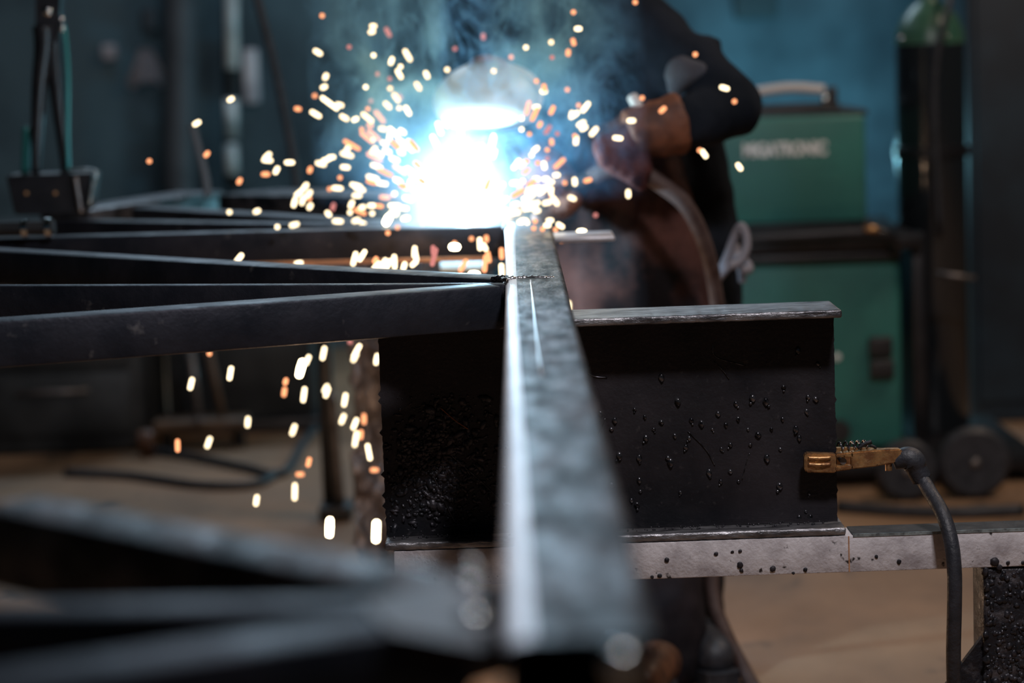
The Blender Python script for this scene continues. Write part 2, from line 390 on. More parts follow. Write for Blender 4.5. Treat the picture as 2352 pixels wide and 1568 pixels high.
for pts in ([(1305,895),(1330,925),(1362,940)], [(1340,850),(1365,864),(1395,867)], [(1637,790),(1645,820),(1712,840)], [(1580,990),(1620,1030),(1642,1068)], [(1640,830),(1660,850),(1675,870)],
            [(1030,1040),(1110,1110),(1160,1160)], [(990,1080),(1030,1170),(1050,1205)], [(1022,1210),(1060,1205),(1110,1222)], [(1350,1060),(1375,1000),(1390,960)], [(1705,1100),(1715,1060),(1722,1040)]):
    bm = B(); pipe(bm, [P(a, c, YW-.001) for a, c in pts], .00065, 6, 6); put('stray_wire', bm, M['drop'], ib, True)

# ------------------------------------------------------------- the workbench
zr = zb-.0005
xa = P(905, 1290, 3.16).x; xb = P(2480, 1270, 3.16).x
wb = thing('workbench', 'low steel bench with scuffed grey rail and slag crusted leg', 'workbench', ((xa+xb)/2, 3.19, 0))
b = B(); box(b, (xa, 3.158, zr-.050), (xb, 3.213, zr), .002, 2)
put('rail', b, M['paint'], wb, True, 40)
b = B(); box(b, (xr+.012, 3.1595, zr+.0002), (xb-.002, 3.2125, zr+.0014), .0004, 1); put('rail_top', b, M['railtop'], wb)  # top face of the rail in a darker colour
b = B(); xs = P(1950, 1270, 3.158).x
box(b, (xr+.013, 3.1572, zr-.0022), (xb-.004, 3.1600, zr+.0016)); put('worn_edge', b, M['edge'], wb)
b = B(); box(b, (xs-.0008, 3.1573, zr-.049), (xs+.0008, 3.159, zr-.001)); put('weld_seam', b, M['rust'], wb)
xg0 = P(2258, 1400, 3.165).x
b = B()
box(b, (xg0, 3.16, .0), (xg0+.11, 3.24, zr-.051), .006, 3)
bmesh.ops.subdivide_edges(b, edges=b.edges[:], cuts=3)
put('leg', b, M['crust'], wb, True, 40)
bm = B()
for i in range(420):
    px = random.uniform(2262, 2420); py = 1312+abs(random.gauss(0, 1))*0+random.random()**.8*330
    c = P(px, py, 3.16); r = random.uniform(.0012, .0042)
    if c.x > xg0+.1: continue
    vs = sph(bm, c, r, 1, (random.uniform(.8,1.6), .6, random.uniform(.8,2.2))); lumpy(vs, r*.5, 300)
o = put('slag_crust', bm, M['slag'], wb, True); o['kind'] = 'stuff'
b = B(); gA = P(2262, 1452, 3.175); gB = P(2150, 1600, 3.175)
d = gA-gB; zz = gB.z - (gB.x-(gB.x))*0
prism(b, [(gA.x, gA.z), (gB.x, gB.z), (gB.x-.2*d.x/abs(d.x), gB.z-.2*d.z/abs(d.x)), (gB.x-.2, gB.z-.36), (gA.x, gB.z-.36)], 3.172, 3.182)
put('gusset', b, M['crust'], wb)
b = B(); box(b, (xa+.02, 3.16, 0), (xa+.08, 3.213, zr-.051), .004, 2); put('leg', b, M['darkmt'], wb)
for px, py, r in ((1532,1286,.0034),(1645,1272,.003),(1682,1267,.0022),(1700,1265,.0024),(1700,1297,.0045),(1703,1310,.003),(1775,1306,.0042),(1850,1308,.003),(1822,1316,.002),(1515,1322,.0032),(1498,1325,.0024),(2065,1290,.0032),(2285,1290,.006),(2296,1303,.004),(2315,1293,.003),(2013,1278,.0025),(2350,1292,.003)):
    bm = B(); c = P(px, py, 3.1575); vs = sph(bm, c, r, 2, (1,.45,1.05)); lumpy(vs, r*.3, 260); put('spatter_drop', bm, M['web'], wb, True)

# -------------------------------------------------------------- ground clamp
YC = 3.192
gc = thing('ground_clamp', 'brass earth clamp gripping the I-beam edge with thick black cable', 'clamp', P(1930,1060,YC))
def pc(px, py, y=YC): return P(px, py, y)
b = B()
prof = [(1848,1040),(1853,1038),(1905,1040),(1940,1036),(2000,1031),(2066,1028),(2069,1034),(2067,1050),(2055,1060),(2010,1068),(1950,1074),(1925,1079),(1905,1083),(1858,1082),(1849,1076),(1846,1055)]
hole = [(1918,1048),(1954,1047),(1954,1067),(1918,1068)]
# upper strip, lower strip and ends around the slot, each bent shell 14 mm deep
def shell(poly, y0=YC-.010, y1=YC+.006): prism(b, [(pc(x,y).x, pc(x,y).z) for x, y in poly], y0, y1)
shell([(1850,1038),(1918,1040),(1918,1083),(1850,1082),(1846,1074),(1846,1046)])
shell([(1917,1040),(1956,1035),(1956,1048),(1917,1048)]); shell([(1917,1067),(1956,1066),(1956,1075),(1917,1080)])
shell([(1954,1036),(2000,1031),(2066,1028),(2070,1034),(2067,1050),(2055,1060),(2010,1068),(1954,1075)])
bmesh.ops.remove_doubles(b, verts=b.verts, dist=.0004)
bmesh.ops.bevel(b, geom=[e for e in b.edges if len(e.link_faces) == 2 and e.calc_face_angle() > .8], offset=.0015, segments=2, affect='EDGES')
put('jaw', b, M['brass'], gc, True, 45)
b = B()
for dz in (1051, 1066): pipe(b, [pc(1856,dz,YC-.0105), pc(1880,dz+1,YC-.0125), pc(1908,dz,YC-.0105)], .0022, 8, 6)
put('jaw_rib', b, M['brass'], gc, True)
b = B(); shell_b = [(1850,1040),(1950,1036),(2060,1040),(2064,1060),(1950,1078),(1850,1082)]
prism(b, [(pc(x,y).x, pc(x,y).z) for x, y in shell_b], YW+.0105, YW+.018); put('rear_jaw', b, M['brass'], gc)
b = B(); c = pc(1936,1058,YC); cyl(b, (c.x, YC-.004, c.z), (c.x, YW+.014, c.z), .0045); put('pivot', b, M['grey'], gc, True, 40)
b = B(); pts = []
for i in range(90):
    t = i/89; a = t*2*PI*5; q = pc(1925+t*70, 1026-t*6, YC+.006); pts.append(q+Vector((0, math.cos(a)*.006, math.sin(a)*.006)))
pipe(b, pts, .0014, 6, 1); put('spring', b, M['drop'], gc, True)
b = B(); pipe(b, [pc(1970,1030), pc(1985,1020), pc(2002,1014)], .0028, 8, 4); pipe(b, [pc(1998,1022), pc(2008,1026), pc(2012,1030)], .002, 8, 4); put('spring_arm', b, M['web'], gc, True)
b = B(); c = pc(2040,1072); cyl(b, c+Vector((0,-.004,.006)), c+Vector((0,-.004,-.004)), .0045, 10); put('bolt', b, M['brass'], gc, True, 40)
b = B(); pipe(b, [pc(2052,1062), pc(2080,1052), pc(2098,1060), pc(2106,1078), pc(2118,1100)], .014, 14, 6, rf=lambda t: .010+.007*math.sin(min(1, t*1.4)*PI*.8))
put('rubber_boot', b, M['rubber'], gc, True)
b = B()
for i in range(9): pipe(b, [pc(2116+i%3*2,1050+i,YC-.006+.002*(i%4)), pc(2122+i%3,1060+i*1.6,YC-.008+.002*(i%4)), pc(2127,1072+i,YC-.004)], .0009, 5, 4)
put('copper_strands', b, M['copper'], gc, True)
b = B(); pipe(b, [pc(2095,1052,YC-.002), pc(2112,1088), pc(2135,1128,YC-.02), pc(2165,1180,3.14), pc(2184,1240,3.12), pc(2192,1310,3.11), pc(2192,1400,3.11), pc(2190,1500,3.12), pc(2192,1600,3.14), (pc(2200,1600,3.18).x, 3.2, .2), (pc(2200,1600,3.18).x+.05, 3.3, .02), (1.6, 3.6, .012)], .0098, 14, 8)
put('cable', b, M['rubber'], gc, True)

# ----------------------------------------------------------------- welder
def q(px, py, Y): return P(px, py, Y)
per = thing('person', 'person in black jacket and brown apron bending over the weld', 'person', G(1480,1545))
# continuous body under the clothes
b = B()
hipL, hipR = q(1410,760,4.52), q(1550,760,4.60)
ch = q(1400,140,4.52); wa = q(1450,480,4.62); nk = q(1270,30,4.42); hd = q(1140,190,4.40)
shR, shL = q(1500,95,4.46), q(1130,40,4.46)
elR, wrR = q(1668,235,4.36), q(1545,300,4.28)
elL, wrL = q(1170,330,4.48), q(1300,440,4.36)
ftR, ftL = Vector((q(1570,1500,4.38).x, 4.38, 0)), Vector((q(1530,1500,4.23).x, 4.23, 0))
limb(b, [(q(1470,680,4.6), .13), (wa, .115), (ch, .13), (q(1330,60,4.46), .09), (nk, .06)])
limb(b, [(nk, .05), (hd, .065)])
limb(b, [(ch, .09), (shR, .055), (elR, .04), (wrR, .03)]); limb(b, [(ch, .09), (shL, .055), (elL, .04), (wrL, .03)])
for h, f in ((hipL, ftL), (hipR, ftR)):
    kn = (h+f)/2+Vector((0,.02,.0)); limb(b, [(h, .075), (kn, .05), (f+Vector((0,0,.10)), .035)])
put('body', fuse(b, .012), M['skin'], per)
# jacket
b = B()
limb(b, [(q(1500,640,4.6), .135), (wa+Vector((.01,0,0)), .125), (ch, .145), (q(1320,40,4.46), .105)])
limb(b, [(ch, .12), (q(1300,20,4.47), .12), (q(1140,0,4.47), .095)])
limb(b, [(q(1420,60,4.50), .09), (shR, .075), (q(1525,120,4.44), .068)])
limb(b, [(q(1535,130,4.44), .062), (q(1600,170,4.40), .062), (elR, .058), (q(1690,255,4.34), .050)])
limb(b, [(q(1690,240,4.35), .052), (q(1620,270,4.31), .053), (q(1560,290,4.28), .044)])
limb(b, [(q(1615,100,4.42), .020), (q(1640,105,4.42), .016)])
limb(b, [(shL, .075), (elL, .056), (q(1260,400,4.38), .045)])
limb(b, [(q(1320,40,4.44), .105), (q(1220,90,4.42), .095), (q(1160,130,4.44), .085)])
limb(b, [(q(1560,300,4.6), .08), (q(1600,500,4.64), .082), (q(1590,690,4.64), .10)])
put('jacket', fuse(b, .009, 6, .006, 14), M['jacket'], per)
b = B()                                                  # grey patch on the sleeve
pts = [(1530,150),(1560,112),(1610,128),(1632,155),(1600,180),(1560,210),(1522,218)]
limb(b, [(q(1565,165,4.35), .032), (q(1605,160,4.35), .018)]); limb(b, [(q(1550,200,4.35), .018), (q(1560,170,4.35), .03)])
for v in b.verts: v.co.y = 4.338+(v.co.y-4.35)*.5
put('sleeve_patch', fuse(b, .005, 8), M['panel'], per)
# apron: bib, skirt with folds
b = B()
W, Hn = 46, 54
def apv(i, j):
    u = i/W; t = j/Hn
    xl_ = 1330+(1252-1330)*min(1, t*1.6); xr_ = 1480+(1665-1480)*min(1, t*1.5)**.8
    px = xl_+(xr_-xl_)*u; py = 150+(1010-150)*t
    Y = 4.44 - .09*math.sin(u*PI)**.7 + .05*(1-t) + .04*t
    Y += .016*math.sin(u*17+t*3)*t + .02*noise.noise(Vector((u*4, t*5, 2)))
    return P(px, py, Y)
g = [[b.verts.new(apv(i, j)) for i in range(W+1)] for j in range(Hn+1)]
for j in range(Hn):
    for i in range(W): b.faces.new((g[j][i], g[j][i+1], g[j+1][i+1], g[j+1][i]))
ex = bmesh.ops.solidify(b, geom=b.faces[:], thickness=.004)
put('apron', b, M['apron'], per, True)
b = B()
for pts in ([(1640,640),(1665,600),(1690,535),(1705,520),(1716,560),(1700,600),(1672,612)], [(1672,610),(1690,590),(1712,600),(1722,618),(1700,622)], [(1600,690),(1640,650),(1672,612)], [(1690,560),(1700,610),(1705,650)]):
    ps = [q(x, y, 4.48-.01*i) for i, (x, y) in enumerate(pts)]; pipe(b, ps, .009, 8, 6)
put('apron_tie', fuse(b, .004, 3), M['tie'], per)
# trousers and boots
b = B()
limb(b, [(q(1400,760,4.5), .11), (q(1475,1100,4.42), .105), (q(1488,1330,4.28), .098), (q(1500,1430,4.24), .096), (q(1518,1500,4.22), .084)])
limb(b, [(q(1560,760,4.56), .11), (q(1555,1100,4.56), .095), (q(1560,1330,4.42), .088), (q(1568,1420,4.38), .078), (q(1558,1480,4.36), .062)])
put('trousers', fuse(b, .010, 6, .008, 12), M['trouser'], per)
def boot(c, dirv, m_='boot'):
    b = B(); d = Vector(dirv).normalized()
    limb(b, [(c+Vector((0,0,.12)), .045), (c+Vector((0,0,.055)), .05), (c+d*.10+Vector((0,0,.052)), .045), (c+d*.18+Vector((0,0,.046)), .039)])
    me = fuse(b, .007, 5)
    for v in me.vertices: v.co.z = max(v.co.z, .022)
    o = put('boot', me, M[m_], per)
    b = B(); s = d.cross(Vector((0,0,1)))
    for k in (0,):
        prof_ = [(-.05,.038),(.06,.036),(.16,.046),(.225,.030),(.235,0),(.225,-.030),(.16,-.046),(.06,-.036),(-.05,-.038),(-.065,0)]
        lo_ = [b.verts.new(c+d*x+s*y+Vector((0,0,.001-c.z))) for x, y in prof_]; hi_ = [b.verts.new(c+d*x+s*y+Vector((0,0,.028-c.z))) for x, y in prof_]
        b.faces.new(lo_); b.faces.new(hi_[::-1])
        for i in range(len(prof_)): b.faces.new((lo_[i], lo_[(i+1)%10], hi_[(i+1)%10], hi_[i]))
    s_ = put('sole', b, M['rubber'], o)
boot(Vector((q(1530,1500,4.23).x, 4.23, 0)), (-.3,-1,0)); boot(Vector((q(1570,1500,4.38).x, 4.38, 0)), (.25,-1,0), 'rubber')
# gloves: cuff, palm, four fingers, thumb
def glove(w, cuff, palm, fingers, thumb, m, cr=(.055,.045)):
    b = B(); limb(b, [(w, .034), (palm[0], .038), (palm[1], .034)])
    for f in fingers: limb(b, f)
    limb(b, thumb)
    g_ = put('glove', fuse(b, .0045, 4, .0018, 40), M[m[0]], per)
    b = B(); d = (Vector(cuff[1])-Vector(cuff[0]))
    pipe(b, [cuff[0], Vector(cuff[0])+d*.5, cuff[1]], .05, 20, 6, rf=lambda t: cr[0]+(cr[1]-cr[0])*t+.002*math.sin(t*17))
    me = fuse(b, .006, 3, .003, 30)
    put('cuff', me, M[m[1]], g_)
fg = []
for k in range(4):
    x0 = 1385+k*22; y0 = 352+k*13
    kn1 = q(x0-6, y0-20+k*4, 4.245); kn2 = q(x0+2, y0+16, 4.225); tip = q(x0+22, y0+34, 4.255)
    fg.append([(q(1425+k*8,318+k*10,4.25), .017), (kn1, .0155), (kn2, .014), (tip, .012)])
glove(wrR, (q(1566,282,4.28), q(1440,312,4.26)), (q(1460,320,4.26), q(1420,345,4.25)), fg, [(q(1460,345,4.25), .018), (q(1480,385,4.24), .016), (q(1470,410,4.25), .013)], ('glovep', 'glove'))
fg = []
for k in range(4):
    x0 = 1305-k*17; y0 = 448+k*6
    fg.append([(q(x0+8, y0-6, 4.30), .014), (q(x0+14, y0+12, 4.265), .0135), (q(x0-4, y0+32, 4.245), .0125), (q(x0-22, y0+36, 4.26), .011)])
glove(wrL, (q(1225,375,4.40), q(1290,425,4.34)), (q(1300,440,4.33), q(1288,462,4.31)), fg, [(q(1300,450,4.30), .016), (q(1270,440,4.27), .014), (q(1248,448,4.26), .012)], ('glove', 'glovep'), (.048,.036))
# welding mask
b = B()
c = q(1118,228,4.36)
vs = sph(b, (0,0,0), 1, 4, (.100,.115,.068), Euler((.2,-.18,0)).to_matrix())
for v in vs:
    if v.co.z < -.042: v.co.z = -.042+(v.co.z+.042)*.45
    v.co.x += .012*max(0, -v.co.z/.06)
    v.co += c
mk_ = put('welding_mask', b, M['helmet'], per, True)
b = B(); box(b, (-.05,-.125,-.028), (.05,-.100,.006), .004, 2, Matrix.Translation(c) @ Matrix.Rotation(-.18, 4, 'Y') @ Matrix.Rotation(.65, 4, 'X')); put('visor_window', b, M['lens'], mk_, True, 40)
b = B(); pts = []
for i in range(25):
    a = i/24*2*PI; pts.append(c+Euler((.2,-.18,0)).to_matrix()@Vector((.072+.028*math.cos(a)*.4, -.03+.085*math.sin(a)*.6, .052*math.cos(a)-.012)))
for i in range(40):
    a = -PI/2+i/39*PI; 
b.free(); b = B(); pts = [c+Euler((.2,-.18,0)).to_matrix()@Vector((.098*math.cos(t)*.99, -.05*math.cos(t)-.0, .060*math.sin(t)+.004)) for t in [(-.7+2.0*i/20) for i in range(21)]]
pipe(b, pts, .005, 8, 1); put('mask_rim', b, M['greypl'], per, True)
b = B(); sph(b, q(1145,120,4.46), .08, 3, (1,1,.9)); put('hood', b, M['jacket'], per, True)
b = B(); pipe(b, [q(1452,222,4.28), q(1462,240,4.27), q(1472,258,4.27)], .010, 8, 5); put('cuff_strap', b, M['greypl'], per, True)

# welding torch held in both gloves
tr = thing('welding_torch', 'welding torch with leather sleeved hose held in rust coloured gloves', 'welding torch', q(1290,450,4.25))
b = B(); pipe(b, [q(1245,462,4.27), q(1300,440,4.29), q(1360,408,4.29)], .017, 14, 6); put('handle', b, M['blackpl'], tr, True)
b = B(); pipe(b, [q(1250,460,4.27), q(1215,470,4.25), q(1185,488,4.21)], .009, 12, 6); put('neck', b, M['grey'], tr, True)
b = B(); cone(b, q(1190,486,4.215), q(1166,500,4.18), .012, .009, 18); put('nozzle', b, M['brass'], tr, True, 40)
b = B(); pipe(b, [q(1355,410,4.29), q(1410,385,4.28), q(1470,395,4.27), q(1520,425,4.27), q(1570,465,4.27), q(1605,525,4.28), q(1628,590,4.30), (q(1640,650,4.32)), q(1648,720,4.33), q(1650,900,4.34), q(1640,1100,4.34), q(1634,1250,4.33), q(1638,1370,4.30), q(1665,1450,4.26), q(1705,1530,4.2), q(1750,1600,4.12), (q(1800,1640,4.05).x, 4.0, .03)], .0145, 14, 8, rf=lambda t: .0165-.0035*min(1, t*2))
put('hose', b, M['hose'], tr, True)
b = B()
for a in ((1405,300,1425,290,1470,250),): pass
b.free()

# ---------------------------------------------------------- welding machines
YM = 6.1
def rect(px0, py0, px1, py1, Y):
    a = P((px0+px1)/2, py1, Y); t = P((px0+px1)/2, py0, Y); l = P(px0, (py0+py1)/2, Y); r = P(px1, (py0+py1)/2, Y)
    return l.x, r.x, a.z, t.z
x0, x1, z0, z1m = rect(1625,268,1990,515,YM)
um = thing('welding_machine', 'upper green welding machine with white lettering and carrying handle', 'welding machine', ((x0+x1)/2, YM+.2, z0-.012))
b = B(); box(b, (x0, YM, z0), (x1, YM+.5, z1m), .012, 3); put('front_panel', b, M['green'], um, True, 40)
b = B(); box(b, (x0-.012, YM+.01, z0-.02), (x1+.014, YM+.52, z0+.004), .008, 2); put('base_frame', b, M['blackpl'], um, True, 40)
b = B(); box(b, (x0-.008, YM+.02, z1m-.004), (x1+.010, YM+.52, z1m+.012), .006, 2); put('top_cover', b, M['blackpl'], um, True, 40)
hz = P(1830,205,YM+.1).z; hx0 = P(1735,205,YM+.1).x; hx1 = P(1893,205,YM+.1).x
b = B(); pipe(b, [(hx0, YM+.1, hz-.004), ((hx0+hx1)/2, YM+.1, hz+.004), (hx1, YM+.1, hz-.004)], .013, 14, 6); put('handle', b, M['greypl'], um, True)
b = B(); box(b, (hx0-.02, YM+.07, z1m), (hx1+.035, YM+.13, z1m+.03), .008, 2)
box(b, (hx0-.02, YM+.085, z1m+.01), (hx0+.005, YM+.115, hz+.004), .005, 2); box(b, (hx1+.006, YM+.085, z1m+.01), (hx1+.032, YM+.115, hz+.004), .005, 2); put('handle_bracket', b, M['blackpl'], um, True, 40)
b = B(); c = P(1895,232,YM+.07); sph(b, c, .011, 3, (.9,.8,1.5)); put('handle_screw', b, M['chrome'], um, True)
tx = bpy.data.curves.new('lettering', 'FONT'); tx.body = 'MIGATRONIC'; tx.size = .05; tx.extrude = .001; tx.align_x = 'CENTER'; tx.align_y = 'CENTER'; tx.offset = .0022
to = bpy.data.objects.new('lettering_tmp', tx); C.objects.link(to); dg = bpy.context.evaluated_depsgraph_get()
me = bpy.data.meshes.new_from_object(to.evaluated_get(dg)); bpy.data.objects.remove(to)
c = P(1803, 344, YM-.001); wd = max(v.co.x for v in me.vertices)-min(v.co.x for v in me.vertices); ht = max(v.co.y for v in me.vertices)-min(v.co.y for v in me.vertices)
tw = P(1900,344,YM).x-P(1707,344,YM).x; th_ = .036
for v in me.vertices: v.co = Vector((v.co.x/wd*tw+c.x, c.y-v.co.z-.0006, v.co.y/ht*th_+c.z))
put('lettering', me, M['white'], um)
for row, yy in enumerate((348,377,408)):
    for k in range(7):
        px = 1712+k*34.6; 
        if row == 0 and k < 6: continue
        c = P(px, yy+.6*(6-k)*.5, YM-.001); b = B(); sph(b, c, .0042, 2, (1,.6,1)); put('panel_stud', b, M['vent'], um, True)
YL = 6.0
x0, x1, z0, z1l = rect(1660,598,2072,1035,YL)
lm = thing('welding_machine', 'lower green welding machine with black sockets, on the cart', 'welding machine', ((x0+x1)/2, YL+.2, z0-.012))
b = B(); box(b, (x0, YL, z0), (x1, YL+.62, z1l), .018, 4); put('front_panel', b, M['green'], lm, True, 40)
b = B(); zc = P(1900,545,YL).z; box(b, (x0-.01, YL-.03, z1l-.004), (x1+.0, YL+.62, z1l+.022), .01, 2); put('top_cover', b, M['blackpl'], lm, True, 40)
b = B(); box(b, (x0-.012, YL+.02, z0-.03), (x1+.02, YL+.64, z0), .01, 2)
put('base_frame', b, M['blackpl'], lm, True, 40)
for (a, c_, e, f) in ((1994,772,2048,818),(1996,824,2052,868)):
    r_ = rect(a, c_, e, f, YL); b = B(); box(b, (r_[0], YL-.022, r_[2]), (r_[1], YL+.002, r_[3]), .006, 3); put('socket', b, M['blackpl'], lm, True, 40)
b = B(); c = P(1925,985,YL); cyl(b, (c.x, YL-.04, c.z), (c.x, YL, c.z), .026); put('knob', b, M['blackpl'], lm, True, 40)
b = B(); c = P(1922,820,YL); sph(b, (c.x, YL-.002, c.z), .01, 2, (1,.4,1)); put('indicator', b, M['white'], lm, True)
for row, yy in enumerate((672,702,732)):
    for k in range(9):
        if row and k < 4: continue
        c = P(1728+k*35, yy-.035*(k*35), YL-.001); b = B(); sph(b, c, .0036, 2, (1,.6,1)); put('panel_stud', b, M['vent'], lm, True)
# cart
ct = thing('machine_cart', 'black wheeled cart carrying the green machines and gas cylinder', 'cart', (P(2100,1000,6.2).x, 6.2, 0))
zsh = P(1900,550,YM).z
cxr = P(2098,800,6.0).x; cxl = x0-.03
b = B(); box(b, (cxl, YL-.05, z1l+.024), (cxr+.02, YL+.64, P(1850,523,YM).z-.014), .01, 2); put('shelf', b, M['blackmt'], ct, True, 40)
b = B(); box(b, (cxl, YL+.02, z0-.075), (cxr+.33, YL+.70, z0-.034), .01, 2); put('base_tray', b, M['blackmt'], ct, True, 40)
b = B(); box(b, (cxr, YL+.0, z0-.05), (cxr+.035, YL+.05, z1l+.06), .008, 2); box(b, (cxr, YL+.6, z0-.05), (cxr+.035, YL+.64, z1l+.06), .008, 2)
box(b, (cxr+.004, YL+.03, z0+.0), (cxr+.02, YL+.62, z1l+.05)); put('side_panel', b, M['blackmt'], ct, True, 40)
b = B(); c0 = P(2000,528,YL-.06); pipe(b, [P(1700,548,YL-.08), P(1850,540,YL-.09), P(2000,533,YL-.09), P(2045,545,YL-.08), P(2060,575,YL-.05)], .014, 12, 6); put('push_rail', b, M['blackmt'], ct, True)
b = B(); pipe(b, [P(1985,524,YL-.10), P(2018,527,YL-.10)], .009, 10, 2); put('rail_clip', b, M['brass'], ct, True)
b = B(); pipe(b, [P(2150,628,6.1), P(2240,638,6.1)], .006, 10, 2); put('tie_bar', b, M['grey'], ct, True)
for (px, py, r) in ((2236,1082,.088), (2082,1065,.075)):
    c = P(px, py, 5.82); c.z = r+.002 if True else c.z
    c = Vector((P(px, py, 5.84).x, 5.84, r+.003))
    b = B(); lathe(b, [(.02,-.022),(r*.86,-.024),(r,-.012),(r,.012),(r*.86,.024),(.02,.022)], c, 32, 'Y'); w = put('wheel', b, M['rubber'], ct, True, 40)
    b = B(); sph(b, c+Vector((0,-.026,0)), .014, 2, (1,.7,1)); put('hub', b, M['grey'], w, True)
    b = B(); cyl(b, c+Vector((0,.0,0)), c+Vector((0,.16,0)), .012); box(b, (c.x-.02, 5.90, c.z), (c.x+.02, YL+.1, z0-.05)); put('axle', b, M['blackmt'], ct)
# gas cylinder
YG = 6.45; ccx = P(2140,400,YG).x; rg = .092; zs = P(2140,100,YG).z; zc0 = z0-.033
gcy = thing('gas_cylinder', 'tall black gas cylinder with green shoulder beside the green machines', 'gas cylinder', (ccx, YG, zc0))
b = B(); lathe(b, [(rg*.9, zc0), (rg, zc0+.02), (rg, zs)], (ccx, YG, 0), 48); put('tank', b, M['cylb'], gcy, True, 40)
b = B(); lathe(b, [(rg, zs), (rg*.97, zs+.03), (rg*.82, zs+.065), (rg*.55, zs+.095), (rg*.30, zs+.11), (rg*.28, zs+.13)], (ccx, YG, 0), 48); put('shoulder', b, M['cylg'], gcy, True, 60)
b = B(); cyl(b, (ccx, YG, zs+.125), (ccx, YG, zs+.22), .018); cyl(b, (ccx-.05, YG, zs+.17), (ccx+.05, YG, zs+.17), .012); put('valve', b, M['brass'], gcy, True, 40)
b = B(); lathe(b, [(.0, zs+.22), (.03, zs+.222), (.034, zs+.235), (.03, zs+.248), (0, zs+.25)], (ccx, YG, 0), 24); put('handwheel', b, M['cylg'], gcy, True, 40)
b = B(); pipe(b, [(ccx+.05, YG-.02, zs+.17), (ccx+.03, YG-.12, zs+.1), (ccx-.01, YG-.115, zs-.1), (ccx, YG-.11, zs-.5)], .009, 10, 8); put('gas_hose', b, M['rubber'], gcy, True)
for px, py in ((2070,88),(2175,82)):
    b = B(); c = P(px, py, YG-.1); sph(b, c, .0055, 2); put('collar_screw', b, M['chrome'], gcy, True)
b = B(); zz = P(2075,340,YG-.09).z
for dz, r in ((0,.0),(.055,.0)): pass
lathe(b, [(rg+.001, zz-.03), (rg+.006, zz-.028), (rg+.006, zz-.002), (rg+.001, zz)], (ccx, YG, 0), 48); put('strap', b, M['blackmt'], gcy, True, 40)

# ----------------------------------------------------- things on the frame
YB = 4.80
blk = thing('vise_bracket', 'dark flared steel bracket standing on the frame bars', 'bracket', G(115,495,ZT))
def pp(l, Y): return [(P(x, y, Y).x, P(x, y, Y).z) for x, y in l]
b = B(); prism(b, pp([(18,402),(216,396),(204,478),(190,490),(38,492)], YB), YB-.02, YB+.09); bmesh.ops.bevel(b, geom=b.edges[:], offset=.003, segments=2, affect='EDGES'); put('body', b, M['blackmt'], blk, True, 40)
b = B(); pipe(b, [P(173,406,YB-.026), P(180,450,YB-.026), P(186,488,YB-.026)], .0045, 8, 4); put('rib', b, M['grey'], blk, True)
b = B(); pipe(b, [P(150,392,YB+.0), P(217,392,YB-.02), P(212,430,YB-.024), P(206,468,YB-.024)], .0035, 8, 6); put('edge_lip', b, M['edge'], blk, True)
for px in (60,126):
    b = B(); sph(b, P(px, 444, YB-.022), .004, 2, (1,.6,1)); put('rivet', b, M['brass'], blk, True)
pl = thing('bolt_cutter', 'long handled bolt cutter standing upright in the steel bracket', 'bolt cutter', P(115,398,YB+.03))
YP = YB+.03
b = B(); pipe(b, [P(82,398,YP), P(84,330,YP), P(90,200,YP), P(100,110,YP), P(100,60,YP)], .008, 10, 6, rf=lambda t: .0085+.014*t); put('handle', b, M['blackmt'], pl, True)
b = B(); pipe(b, [P(150,398,YP+.02), P(145,330,YP+.02), P(132,220,YP+.02), P(122,120,YP+.02), P(118,60,YP+.02)], .008, 10, 6, rf=lambda t: .0085+.014*t); put('handle', b, M['blackmt'], pl, True)
b = B(); pipe(b, [P(157,396,YP+.01), P(155,300,YP+.01), P(156,180,YP+.01), P(150,80,YP+.01), P(140,40,YP+.01)], .0045, 10, 6); put('grip_sleeve', b, M['tealst'], pl, True)  # teal highlight along the right handle, built as a coloured strip
b = B(); prism(b, pp([(84,80),(84,-30),(100,-120),(120,-130),(142,-30),(138,80),(112,120)], YP), YP-.012, YP+.02); put('jaw_head', b, M['blackmt'], pl)
b = B(); sph(b, P(108,26,YP-.014), .010, 3, (1,.6,1)); put('pivot_bolt', b, M['chrome'], pl, True)
b = B(); sph(b, P(142,55,YP-.01), .008, 3, (.7,.7,2)); put('spring_clip', b, M['chrome'], pl, True)
b = B(); pipe(b, [P(58,398,YB+.05), P(60,340,YB+.05), P(62,290,YB+.05)], .009, 10, 4)
rod = tag(put('steel_pin', b, M['tealst'], None, True), 'dull teal round pin standing at the bracket beside the bolt cutter', 'pin')
b = B(); c0 = G(-60,528,ZT+.016); c1 = G(125,522,ZT+.016)
js = thing('clamp_screw', 'shiny screw rod with collars lying on the frame below the dark bracket', 'clamp screw', (c1.x, c1.y, ZT))
cyl(b, c0, c1, .013, 18); put('rod', b, M['darkmt'], js, True, 40)
for px, r in ((58,.016),(112,.017)):
    b = B(); c = c0+(c1-c0)*((px+60)/185); d = (c1-c0).normalized(); cyl(b, c-d*.005, c+d*.006, r, 20); put('collar', b, M['chrome'], js, True, 40)

